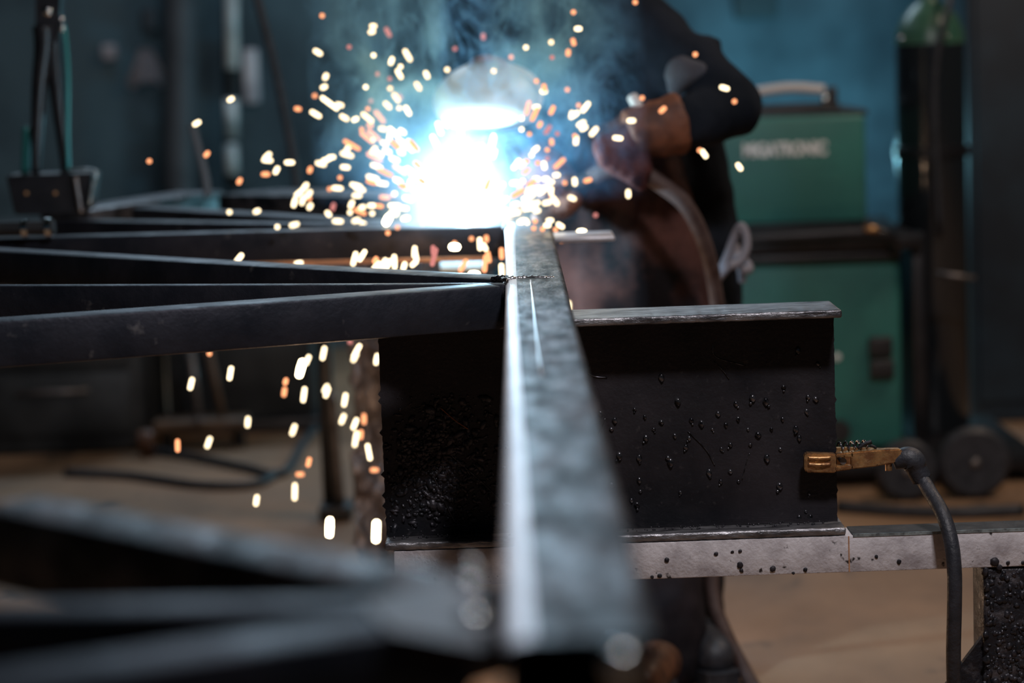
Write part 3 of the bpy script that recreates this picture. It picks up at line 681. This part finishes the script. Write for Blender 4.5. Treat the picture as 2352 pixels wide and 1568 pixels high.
# ----------------------------------------------------- background clutter
b = B(); pts = []
def hang(name, label, cat, pts, r, m, Y, n=12, rf=None, k=8):
    b = B(); pipe(b, [P(x, y, Y) for x, y in pts], r, n, k, rf); return tag(put(name, b, M[m], None, True), label, cat)
b = B(); YD = 9.2
ps = [P(412, -260+i*8, YD) for i in range(102)]
pipe(b, ps, .04, 20, 1, rf=lambda t: .060+.007*math.cos(t*101*PI))
tag(put('flexible_duct', b, M['duct'], None, True), 'dark ribbed extraction duct hanging in the left background', 'duct')
YPp = 9.3
pt = thing('wall_pipe', 'pale vertical pipe with couplings in the left background', 'pipe', P(532,700,YPp))
b = B(); pipe(b, [P(533,-300,YPp), P(531,0,YPp), P(534,430,YPp)], .029, 18, 6); put('pipe_run', b, M['darkmt'], pt, True)
for (a, c_, m_) in ((-100,158,'pipe'),(228,318,'pipe'),(330,400,'pipe')):
    b = B(); pipe(b, [P(531,a,YPp-.03), P(533,c_,YPp-.03)], .027, 18, 2); put('pipe_sleeve', b, M[m_], pt, True)  # pale sections stand in for light reflected along the pipe
b = B(); r_ = rect(556,112,590,238,9.3); box(b, (r_[0], 9.32, r_[2]), (r_[1], 9.40, r_[3]), .012, 3)
tag(put('gauge_box', b, M['cloth'], None, True, 40), 'small grey oblong box hanging right of the pale pipe', 'box')
# rag over a hook
b = B(); W2 = 24; gr = []
outl = lambda u, t: (292+u*88+10*t-(1-t)*abs(u-.45)*0, 112+t*88)
for j in range(W2+1):
    row = []
    for i in range(W2+1):
        u, t = i/W2, j/W2
        px = 335+(u-.5)*(28+72*t)+6*t; py = 112+t*(78+20*abs(u-.5)*2*math.sin(u*9)); Y = 9.3+.05*math.sin(u*11)*t
        row.append(b.verts.new(P(px, py, Y)))
    gr.append(row)
for j in range(W2):
    for i in range(W2): b.faces.new((gr[j][i], gr[j][i+1], gr[j+1][i+1], gr[j+1][i]))
bmesh.ops.solidify(b, geom=b.faces[:], thickness=.006)
tag(put('hanging_rag', b, M['cloth'], None, True), 'pale grey rag hanging in the left background', 'rag')
for (px, py, w, h_, m_, nm, lb, ct_) in ((246,120,30,36,'cloth','switch_box','small grey box left of the hanging rag','box'),  # small wall boxes: fuse box, then junction box
                               (340,45,34,52,'duct','junction_box','dull blue-grey box above the hanging rag','box')):
    r_ = rect(px-w/2, py-h_/2, px+w/2, py+h_/2, 9.3); b = B(); box(b, (r_[0], 9.32, r_[2]), (r_[1], 9.40, r_[3]), .012, 3); tag(put(nm, b, M[m_], None, True, 40), lb, ct_)
b = B(); box(b, (P(-100,400,7.0).x, 7.0, 0), (P(300,400,7.0).x, 7.5, P(200,520,7.0).z), .02, 2)
cab = thing('tool_cabinet', 'low dark tool cabinet on the floor at the far left, behind the frame', 'cabinet', (P(100,400,7.0).x, 7.25, 0))
put('carcass', b, M['darkmt'], cab, True, 40)
xa_ = P(300,400,7).x
for k in range(3):
    z_ = .06+k*.2; b = B(); box(b, (xa_-.48, 6.98, z_), (xa_-.03, 7.0, z_+.18), .006, 2); d_ = put('drawer', b, M['darkmt'], cab, True, 40)
    b = B(); pipe(b, [(xa_-.36,6.965,z_+.13), (xa_-.15,6.965,z_+.13)], .008, 8, 2); put('handle', b, M['grey'], d_, True)
hang('drop_cable', 'black cable slanting down behind the sparks on the left', 'cable', [(420,-2160),(440,-1400),(500,-700),(560,-160),(592,0),(628,140),(660,290),(682,420),(690,560)], .0105, 'rubber', 6.0)
hang('grey_rod', 'faint grey rod leaning behind the frame left of the pale pipe', 'rod', [(440,285),(455,340),(470,400),(478,452)], .009, 'duct', 5.45)
# dark panels on the back wall
for (a, c_, e, f, nm, lb) in ((1690,-40,1790,42,'wall_panel','dark panel high on the wall above the handle of the green machine'), (2640,20,2700,100,'wall_panel','dark panel at the far right of the back wall')):
    r_ = rect(a, c_, e, f, 9.3); b = B(); box(b, (r_[0], 9.34, r_[2]), (r_[1], 9.40, r_[3]), .01, 2); tag(put(nm, b, M['wallr'], None, True, 40), lb, 'panel')

lk = thing('locker', 'tall dark navy locker at the far right behind the gas cylinder', 'locker', (P(2420,400,7.0).x, 7.3, 0))
lx0 = P(2226,400,7.0).x
b = B(); box(b, (lx0, 7.0, 0), (lx0+.9, 7.6, 2.1), .01, 2); put('carcass', b, M['navy'], lk, True, 40)  # dark body added to darken the far right of the wall
for k in range(2):
    b = B(); box(b, (lx0+.02+k*.44, 6.985, .06), (lx0+.44+k*.44, 7.0, 2.06), .006, 2); d_ = put('door', b, M['navy'], lk, True, 40)
bn = thing('low_bench', 'dark low bench standing behind the small metal stand, left background', 'bench', (P(480,800,7.25).x, 7.45, 0))
bx0, bx1 = P(352,800,7.25).x, P(735,800,7.25).x
b = B(); box(b, (bx0, 7.25, .50), (bx1, 7.7, .56), .008, 2); put('bench_top', b, M['darkmt'], bn, True, 40)
b = B(); box(b, (bx0+.03, 7.30, .04), (bx1-.03, 7.68, .499), .008, 2); put('cupboard', b, M['darkmt'], bn, True, 40)
b = B(); box(b, (bx0, 7.27, 0), (bx1, 7.7, .04), .004, 2); put('plinth', b, M['blackmt'], bn, True, 40)
# below the frame on the left
st = thing('foot_stand', 'low brown topped metal stand on the floor, left background', 'stand', G(460,1010))
YS = G(460,1030).y
r_ = rect(355,962,566,988,YS); b = B(); box(b, (r_[0], YS-.04, r_[2]), (r_[1], YS+.10, r_[3]), .006, 2); put('top', b, M['wood'], st, True, 40)
for (a, c_, e, f, m_) in ((436,800,459,962,'grey'),(478,800,512,955,'wood')):
    b = B(); pipe(b, [P(a, c_, YS), P(e, f, YS)], .011, 10, 2); put('rod', b, M[m_], st, True)
for px in (380, 545):
    b = B(); g0 = P(px, 988, YS); cyl(b, (g0.x, YS+.03, g0.z), (g0.x, YS+.03, 0), .02, 12); put('leg', b, M['blackmt'], st)
b = B(); sph(b, P(459,966,YS-.05), .012, 2); put('cap', b, M['grey'], st, True)
b = B(); c = G(338,1048); lathe(b, [(.02,-.02),(.035,-.02),(.04,0),(.035,.02),(.02,.02)], (c.x, c.y, .041), 20, 'X'); tag(put('caster_wheel', b, M['boot'], None, True, 40), 'small reddish brown wheel on the floor beside the low stand', 'wheel')
ts = thing('trestle', 'slim trestle with dark leg and grey strut behind the falling sparks', 'trestle', G(775,1185))
YT = G(775,1188).y
b = B(); box(b, (P(735,1000,YT).x, YT, .04), (P(768,1000,YT).x, YT+.05, P(750,700,YT).z), .004, 2); put('leg', b, M['blackmt'], ts, True, 40)
b = B(); pipe(b, [P(760,900,YT-.02), P(768,1000,YT-.02), P(782,1160,YT-.02)], .012, 12, 4); put('strut', b, M['grey'], ts, True)
r_ = rect(753,1158,808,1190,YT-.02); b = B(); box(b, (r_[0]-.02, YT-.06, 0), (r_[1], YT+.06, .036), .006, 2); put('foot', b, M['rubber'], ts, True, 40)
b = B(); box(b, (P(700,700,YT).x, YT-.0, P(700,600,YT).z), (P(1180,600,YT).x, YT+.05, P(700,560,YT).z), .004, 2); put('top_rail', b, M['darkmt'], ts, True, 40)
# floor cables
def fcab(pts, r, lb):
    b = B(); pipe(b, [G(x, y, r) for x, y in pts], r, 10, 8); tag(put('floor_cable', b, M['rubber'], None, True), lb, 'cable')
fcab([(340,1035),(450,1050),(560,1072),(650,1085),(700,1010),(745,960)], .012, 'black cable curling on the floor from the small wheel to the trestle')
fcab([(150,1085),(300,1092),(450,1112),(580,1112),(640,1085)], .012, 'black cable lying flat on the floor, left of the trestle')
fcab([(1925,1162),(2060,1172),(2200,1176),(2352,1170)], .014, 'black cable along the floor in front of the cart wheels')
# sheeting draped behind the weld
b = B(); W3, H3 = 70, 80
YSh = 4.95
gr = []
zt_ = P(1060,560,YSh).z
for j in range(H3+1):
    row = []
    for i in range(W3+1):
        u, t = i/W3, j/H3
        px = 808+(1150-808)*u + (30*(1-t)*(1-u))*0
        p = P(px, 900, YSh); z = zt_-(zt_-.01)*t
        if u < .55: z -= .06*(1-t)*(.55-u)
        w = Vector((u*7, t*9, 1.3))
        Yd = .055*noise.noise(w)+.035*noise.noise(w*2.4)+.018*noise.noise(w*5.3)
        row.append(b.verts.new((p.x+.02*noise.noise(w*2+Vector((5,5,5))), YSh+Yd+ .05*t, z+.01*noise.noise(w*3))))
    gr.append(row)
for j in range(H3):
    for i in range(W3): b.faces.new((gr[j][i], gr[j][i+1], gr[j+1][i+1], gr[j+1][i]))
bmesh.ops.solidify(b, geom=b.faces[:], thickness=.003)
tag(put('crumpled_sheet', b, M['foil'], None, True), 'crumpled pale sheeting hanging behind the weld, beside the I-beam', 'sheeting')
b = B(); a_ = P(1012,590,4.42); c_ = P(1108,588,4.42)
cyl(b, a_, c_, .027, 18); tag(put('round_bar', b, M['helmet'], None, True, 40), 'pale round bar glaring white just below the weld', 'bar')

# ------------------------------------------------------------------ sparks
spk = {}
def spark(px, py, L_, ang, c, Y=None, grp=None, w=10.5):
    if Y is None: Y = random.uniform(4.12, 4.34)
    key = (round(L_/3), c)
    ppm = F/Y; blur = F*.0274*abs(1/3.17-1/Y)
    n_ = max(1, round(max(.2, L_-blur-1)/3)); key = (n_, c)
    if key not in spk:
        bm = B(); r = w/2/1300; hl = n_*3/2/1300
        if c == 'b': r *= 1.5
        vs = sph(bm, (0,0,0), r, 2)
        for v in vs: v.co.x += hl*(1 if v.co.x > 1e-5 else -1 if v.co.x < -1e-5 else 0)*(1 if n_ > 1 else 0)
        me = bpy.data.meshes.new('spark'); bm.to_mesh(me); bm.free(); me.materials.append(SPM[c]); spk[key] = me
        for p in me.polygons: p.use_smooth = True
    o = bpy.data.objects.new('spark', spk[key]); C.objects.link(o); o.location = P(px, py, Y)
    o.rotation_euler = (0, math.radians(ang+2), random.uniform(-.4,.4))
    lab = {'ul': ('hot spark flying up and left of the weld', 'sparks above and left of the weld'),
           'l': ('hot spark in the dense fan left of the weld', 'sparks fanning out left of the weld'),
           'r': ('hot spark flying to the right of the weld', 'sparks right of the weld'),
           'd': ('spark falling below the frame, left of the I-beam', 'sparks falling below the frame'),
           'u': ('spark dropping just under the weld, between the bars', 'sparks dropping under the weld')}
    if grp is None:
        if py > 780: grp = 'd'
        elif py > 532 and px < 1165: grp = 'u'
        elif px > 1165: grp = 'r'
        elif py < 260: grp = 'ul'
        else: grp = 'l'
    tag(o, lab[grp][0], 'spark', lab[grp][1])
S = """740,36,12,-30,o 857,60,18,0,w 854,73,18,-15,w 891,74,30,62,p 730,120,24,30,w 802,108,14,0,p 858,127,16,-45,w 899,140,20,-70,w
920,153,17,10,w 936,127,36,60,w 748,176,20,-65,w 744,200,20,-25,w 840,200,16,10,w 895,181,16,-70,p 867,170,14,0,p 917,170,28,60,w 896,203,18,50,w
980,172,23,65,w 960,198,25,55,w 910,224,28,55,w 919,222,20,55,p 723,220,16,10,o 757,237,50,35,w 780,241,24,15,w 845,250,14,-60,o 890,242,24,45,w
917,248,17,10,w 936,254,28,60,w 852,232,13,0,p 684,250,20,10,o 725,262,30,30,w 791,270,25,30,w 816,274,18,-25,w 844,270,36,38,w 872,268,42,48,o
850,288,18,15,o 831,297,16,-80,o 843,316,44,38,o 858,310,40,40,o 879,296,22,12,w 904,303,32,42,w 895,313,24,-80,w 924,302,22,35,w 855,322,17,-10,w
808,333,46,30,o 883,329,24,25,w 926,329,40,42,w 858,345,26,-50,w 798,342,24,-60,w 797,355,34,15,w 868,352,30,30,w 918,342,17,0,w 922,350,20,20,w
889,347,24,22,w 860,361,44,28,o 749,367,24,-15,w 761,361,22,-5,w 737,376,28,15,w 614,358,24,-40,w 614,368,28,5,w 665,373,24,0,w 635,391,22,-60,w
610,400,22,0,o 712,390,18,-70,o 793,384,25,5,w 781,408,14,0,o 865,382,32,20,w 885,396,40,25,o 906,366,28,20,w 918,389,40,32,o 933,390,18,0,w
856,408,34,15,w 853,418,28,15,o 877,421,30,8,w 914,414,17,0,w 943,419,19,-75,w 775,432,28,5,w 757,434,12,0,o 818,426,32,15,w 826,434,30,15,w
820,449,25,0,w 701,428,22,-50,w 687,443,27,-40,w 709,446,24,-55,w 676,465,24,-75,w 695,460,26,-75,w 712,474,19,-60,w 710,456,12,0,o 884,453,28,5,o
904,447,16,-85,o 807,469,21,-65,w 804,488,15,0,w 832,476,20,-15,w 854,472,22,0,w 906,472,30,2,w 754,491,18,50,w 765,475,22,-75,p 776,508,28,2,w
818,506,22,-20,w 833,513,20,15,w 590,485,19,-20,w 527,487,16,-30,w 827,486,34,20,o 855,490,16,0,w 890,505,24,-60,b 897,492,24,-60,w 910,490,18,-60,w
637,521,14,-80,w 676,516,24,-15,w 931,501,22,-10,w 530,228,18,-30,w 452,283,20,-30,w 475,354,17,-50,o 343,370,16,-60,o 550,416,17,-60,o
1045,112,12,0,p 1110,84,19,88,p 1027,160,18,30,w 1134,163,15,0,w 1208,109,16,0,w 1266,97,15,0,w 1174,131,12,0,o 1317,28,12,0,o 1328,66,17,0,w
1316,93,15,40,o 1318,100,13,40,o 1305,121,19,-85,o 1268,132,13,0,p 1303,206,13,0,o 1232,186,16,30,o 1249,210,18,0,w 1250,202,20,85,o 1212,248,36,-75,o
1228,262,36,-65,o 1198,272,16,0,w 1232,246,17,0,w 1268,253,24,-65,o 1313,264,22,-80,w 1322,262,20,-40,w 1329,242,13,0,o 1345,246,30,-52,w
1335,284,24,-30,w 1341,294,22,-30,w 1364,302,27,-50,w 1323,322,25,-85,w 1320,312,14,80,o 1240,286,18,-60,o 1258,298,28,-55,p 1280,307,12,0,p
1267,326,18,85,o 1257,344,16,80,o 1216,308,12,70,o 1198,297,14,0,w 1230,343,22,-40,w 1221,356,16,-30,w 1257,364,12,0,p 1285,375,36,-40,o
1250,380,22,80,w 1235,374,14,80,o 1200,377,22,-45,w 1210,370,16,-40,o 1278,402,18,-5,w 1254,411,18,0,w 1265,418,18,0,w 1232,411,19,0,w
1221,420,28,-35,o 1201,416,16,-10,w 1195,426,24,-60,o 1182,420,20,-5,w 1320,417,20,85,w 1350,414,19,-15,o 1297,420,12,0,o 1266,438,21,-85,w
1275,461,28,55,w 1270,455,20,50,o 1314,455,20,20,w 1218,434,22,-20,w 1242,441,20,-20,w 1203,506,18,0,w 1196,510,15,0,w 1211,511,14,0,w
1229,508,14,70,o 1226,524,12,0,o 1246,526,13,0,o 1257,517,15,0,w 1263,506,17,0,w 1276,527,14,0,o 1287,518,18,30,w 1336,535,18,0,b 1336,545,12,0,o
1289,548,20,85,o 1368,494,12,0,p 1443,445,22,88,w 1419,317,22,5,w 1450,277,20,0,w 1522,252,20,-40,o 1664,202,24,15,w 1687,233,13,0,o 1597,125,12,0,o
1617,353,24,55,w 1607,345,14,20,o 1698,383,21,55,w 1459,5,16,80,o 1475,225,12,20,o 1306,702,24,88,w
481,812,14,85,o 439,881,28,-75,w 529,857,30,-78,w 569,969,27,-85,w 479,1016,30,-68,w 408,1023,29,90,o 743,811,32,-78,w 691,846,38,-75,b
706,827,26,-65,w 819,806,34,-60,w 815,820,28,-60,w 865,825,27,-80,w 698,906,35,-82,w 653,900,23,-80,o 656,876,15,-75,o 748,892,26,-60,w
751,901,28,-68,w 792,918,33,-80,w 787,962,29,-68,w 674,987,30,-70,w 815,973,29,-68,w 836,962,27,90,o 829,998,24,-85,o 817,1008,40,-80,w
847,1038,36,80,w 709,1061,22,-75,o 689,1089,23,0,o 860,1079,23,0,o 589,1149,28,-80,w 677,1129,42,-88,w 757,1211,42,-87,b 864,1220,48,-87,b
804,785,16,85,p 814,594,30,-75,w 832,587,28,-58,w 862,597,14,-60,o 864,611,24,-50,w 879,607,32,-58,w 891,608,28,-60,w 906,601,32,88,w
928,611,20,-70,w 951,605,18,-40,w 952,578,26,-85,w 955,588,24,80,w 891,535,13,0,o 913,522,14,0,o 970,522,14,0,o 549,593,24,-50,w 686,604,20,-10,w
1044,567,18,0,b 1044,558,14,0,o 1083,548,12,0,o 1102,560,26,88,w 1113,567,20,60,w 1117,548,16,88,o 1114,605,36,-85,o 1122,590,24,80,o
1152,582,24,88,o 1152,620,28,88,w 1089,631,18,0,b 995,575,20,88,p 997,590,40,-75,p 1064,610,30,-60,o"""
nsp = 0
for t in S.split():
    a = t.split(','); x, y, l, an = map(float, a[:4]); nsp += 1
    Y = None
    if y > 532 and x < 1165 and y < 700: Y = random.uniform(3.93, 4.05) if y < 560 else random.uniform(3.75, 3.95)
    if 1180 < x < 1300 and 495 < y < 560: Y = random.uniform(3.9, 4.0)
    if x > 1380: Y = random.uniform(3.95, 4.12)
    if y > 780: Y = random.uniform(3.9, 4.25)
    if 1195 < x <= 1380 and y < 500: Y = random.uniform(4.02, 4.2)
    spark(x, y, l, an, a[4], Y)
rs = random.Random(3)
for i in range(58):                                    # the thick of the fan close to the arc
    an = rs.uniform(-175, -5); rr = rs.uniform(95, 250)
    if an > -75: rr *= .75
    px = 1085+rr*math.cos(math.radians(an)); py = 500+rr*.95*math.sin(math.radians(an))
    spark(px, py, rs.uniform(16, 40), math.degrees(math.atan2(py-500, px-1085)), rs.choice('wwwwo'), rs.uniform(4.0, 4.2))

# ------------------------------------------------------------- arc and fumes
ac = P(1092, 506, 4.17); ac.z = ZT+.012
def volmat(name): 
    m = bpy.data.materials.new(name); m.use_nodes = True; nt = m.node_tree; nt.nodes.remove(nt.nodes['Principled BSDF']); return m, nt, nt.nodes, nt.links
def math_(N, L, op, a, b_=None, clamp=False):
    n = N.new('ShaderNodeMath'); n.operation = op; n.use_clamp = clamp
    for i, v in enumerate((a, b_)):
        if v is None: continue
        if isinstance(v, (int, float)): n.inputs[i].default_value = v
        else: L.new(v, n.inputs[i])
    return n.outputs[0]
# emissive dome imitating the arc's lens bloom and lit smoke
m, nt, N, L = volmat('arc plasma'); tc = N.new('ShaderNodeTexCoord')
mp = N.new('ShaderNodeMapping'); mp.inputs['Scale'].default_value = (1.05, 1, .80); mp.inputs['Location'].default_value = (.026, 0, 0); L.new(tc.outputs['Object'], mp.inputs['Vector'])
ln = N.new('ShaderNodeVectorMath'); ln.operation = 'LENGTH'; L.new(mp.outputs[0], ln.inputs[0])
nz = N.new('ShaderNodeTexNoise'); nz.inputs['Scale'].default_value = 9; nz.inputs['Detail'].default_value = 2; L.new(tc.outputs['Object'], nz.inputs['Vector'])
rr = math_(N, L, 'MULTIPLY', ln.outputs['Value'], math_(N, L, 'ADD', math_(N, L, 'MULTIPLY', nz.outputs['Fac'], .7), .65))
g1 = math_(N, L, 'POWER', 2.718, math_(N, L, 'MULTIPLY', math_(N, L, 'POWER', math_(N, L, 'DIVIDE', rr, .076), 2), -1))
g2 = math_(N, L, 'POWER', 2.718, math_(N, L, 'DIVIDE', rr, -.060))
edge = math_(N, L, 'SUBTRACT', 1, math_(N, L, 'POWER', math_(N, L, 'DIVIDE', ln.outputs['Value'], .235), 2), True)
e1 = N.new('ShaderNodeEmission'); e1.inputs[0].default_value = (.72,.93,1,1); L.new(math_(N, L, 'MULTIPLY', g1, 30), e1.inputs[1])
e2 = N.new('ShaderNodeEmission'); e2.inputs[0].default_value = (.16,.58,.95,1); L.new(math_(N, L, 'MULTIPLY', math_(N, L, 'MULTIPLY', g2, edge), 8), e2.inputs[1])
ad = N.new('ShaderNodeAddShader'); L.new(e1.outputs[0], ad.inputs[0]); L.new(e2.outputs[0], ad.inputs[1]); L.new(ad.outputs[0], N['Material Output'].inputs['Volume'])
M['plasma'] = m
b = B(); vs = sph(b, (0,0,0), .235, 3, (1,.5,1))
for v in vs: v.co.z = max(v.co.z, -.011)
arc = thing('welding_arc', 'blinding blue white welding arc on the frame joint', 'welding arc', ac)
o = put('arc_glow', b, m); o.location = (0,0,0); o.parent = arc; o['kind'] = 'stuff'
b = B(); sph(b, ac, .011, 2, (1,1,.8)); put('arc_core', b, emis('arc core', (.85,.95,1), 60), arc, True)

m, nt, N, L = volmat('welding fume'); tc = N.new('ShaderNodeTexCoord')
def nzv(s, d, dist, off=(0,0,0), scl=(1,1,1)):
    mp = N.new('ShaderNodeMapping'); mp.inputs['Location'].default_value = off; mp.inputs['Scale'].default_value = scl; L.new(tc.outputs['Object'], mp.inputs['Vector'])
    n = N.new('ShaderNodeTexNoise'); n.inputs['Scale'].default_value = s; n.inputs['Detail'].default_value = d; n.inputs['Distortion'].default_value = dist; L.new(mp.outputs[0], n.inputs['Vector']); return n.outputs['Fac']
sx = N.new('ShaderNodeSeparateXYZ'); L.new(tc.outputs['Object'], sx.inputs[0])
X, Y_, Z = sx.outputs
base = nzv(8, 6, 1.4, (.4,.2,.7), (1,.8,.8))
cl = N.new('ShaderNodeMapRange'); cl.inputs[1].default_value = .49; cl.inputs[2].default_value = .66; L.new(base, cl.inputs[0])
wn = nzv(9, 5, 2.2, (3,1,2), (1,.7,.7))
w1 = math_(N, L, 'ABSOLUTE', math_(N, L, 'SUBTRACT', wn, .5)); wr = N.new('ShaderNodeMapRange'); wr.inputs[1].default_value = .022; wr.inputs[2].default_value = .0; L.new(w1, wr.inputs[0])
# fume plume: near the arc's column, wider with height
mk = math_(N, L, 'DIVIDE', math_(N, L, 'ADD', X, .06), .30); mk = math_(N, L, 'SUBTRACT', 1, math_(N, L, 'MULTIPLY', mk, mk), True)
bott = N.new('ShaderNodeMapRange'); bott.inputs[1].default_value = -.02; bott.inputs[2].default_value = .10; L.new(Z, bott.inputs[0])
den = math_(N, L, 'ADD', math_(N, L, 'MULTIPLY', cl.outputs[0], 9), math_(N, L, 'MULTIPLY', wr.outputs[0], 10))
den = math_(N, L, 'MULTIPLY', den, math_(N, L, 'MULTIPLY', mk, bott.outputs[0]))
vs_ = N.new('ShaderNodeVolumeScatter'); vs_.inputs['Color'].default_value = (.22,.56,1,1); vs_.inputs['Anisotropy'].default_value = .1; L.new(den, vs_.inputs['Density'])
L.new(vs_.outputs[0], N['Material Output'].inputs['Volume'])
b = B(); box(b, (-.34, 0, -.02), (.30, .20, .52)); o = put('welding_smoke', b, m); o.location = (0, 4.10, ZT+.05)
tag(o, 'blue lit welding smoke curling up above the arc', 'smoke', None, 'stuff')

# ------------------------------------------------------------------- lights
def light(kind, name, loc, power, col, size=None, rot=None, sy=None, target=None):
    l = bpy.data.lights.new(name, kind); l.energy = power; l.color = col
    if kind == 'AREA': l.shape = 'RECTANGLE'; l.size = size; l.size_y = sy or size
    elif size is not None: l.shadow_soft_size = size
    o = bpy.data.objects.new(name, l); C.objects.link(o); o.location = loc
    if target is not None: o.rotation_euler = (Vector(target)-Vector(loc)).to_track_quat('-Z', 'Y').to_euler()
    return o
light('POINT', 'arc_light', ac+Vector((0,.04,.03)), 11, (.44,.76,1), .015)
light('POINT', 'spark_light', P(900,600,3.85), 1.3, (1,.5,.22), .05)
light('POINT', 'spark_light_low', P(790,1170,4.4), 7, (1,.66,.42), .05)
light('POINT', 'work_lamp_behind_machines', P(1800,380,8.5), 30, (.30,.80,1), .04)
light('AREA', 'shop_light_back', (-.6, 8.6, 3.4), 58, (.62,.82,1), 2.4, sy=.3, target=(-.4, 4.0, .8))  # added fill, brightens the top faces of the bars
light('AREA', 'shop_light_far_left', (-1.6, 6.0, 3.3), 6, (.75,.9,1), .5, sy=.5, target=(-1.4, 9.3, 1.0))  # added fill for the clutter on the left of the wall
light('AREA', 'shop_light_front', (.7, 1.6, 3.0), 48, (1,.93,.95), .3, sy=.25, target=(.35, 3.2, .3))
light('AREA', 'shop_light_right', (2.2, 5.0, 3.2), 34, (1,.78,.60), 1.2, sy=.4, target=(1.0, 5.4, 0))  # added warm fill over the floor
w = bpy.data.worlds.new('world'); sc.world = w; w.use_nodes = True
w.node_tree.nodes['Background'].inputs[0].default_value = (.25,.5,.7,1); w.node_tree.nodes['Background'].inputs[1].default_value = .03
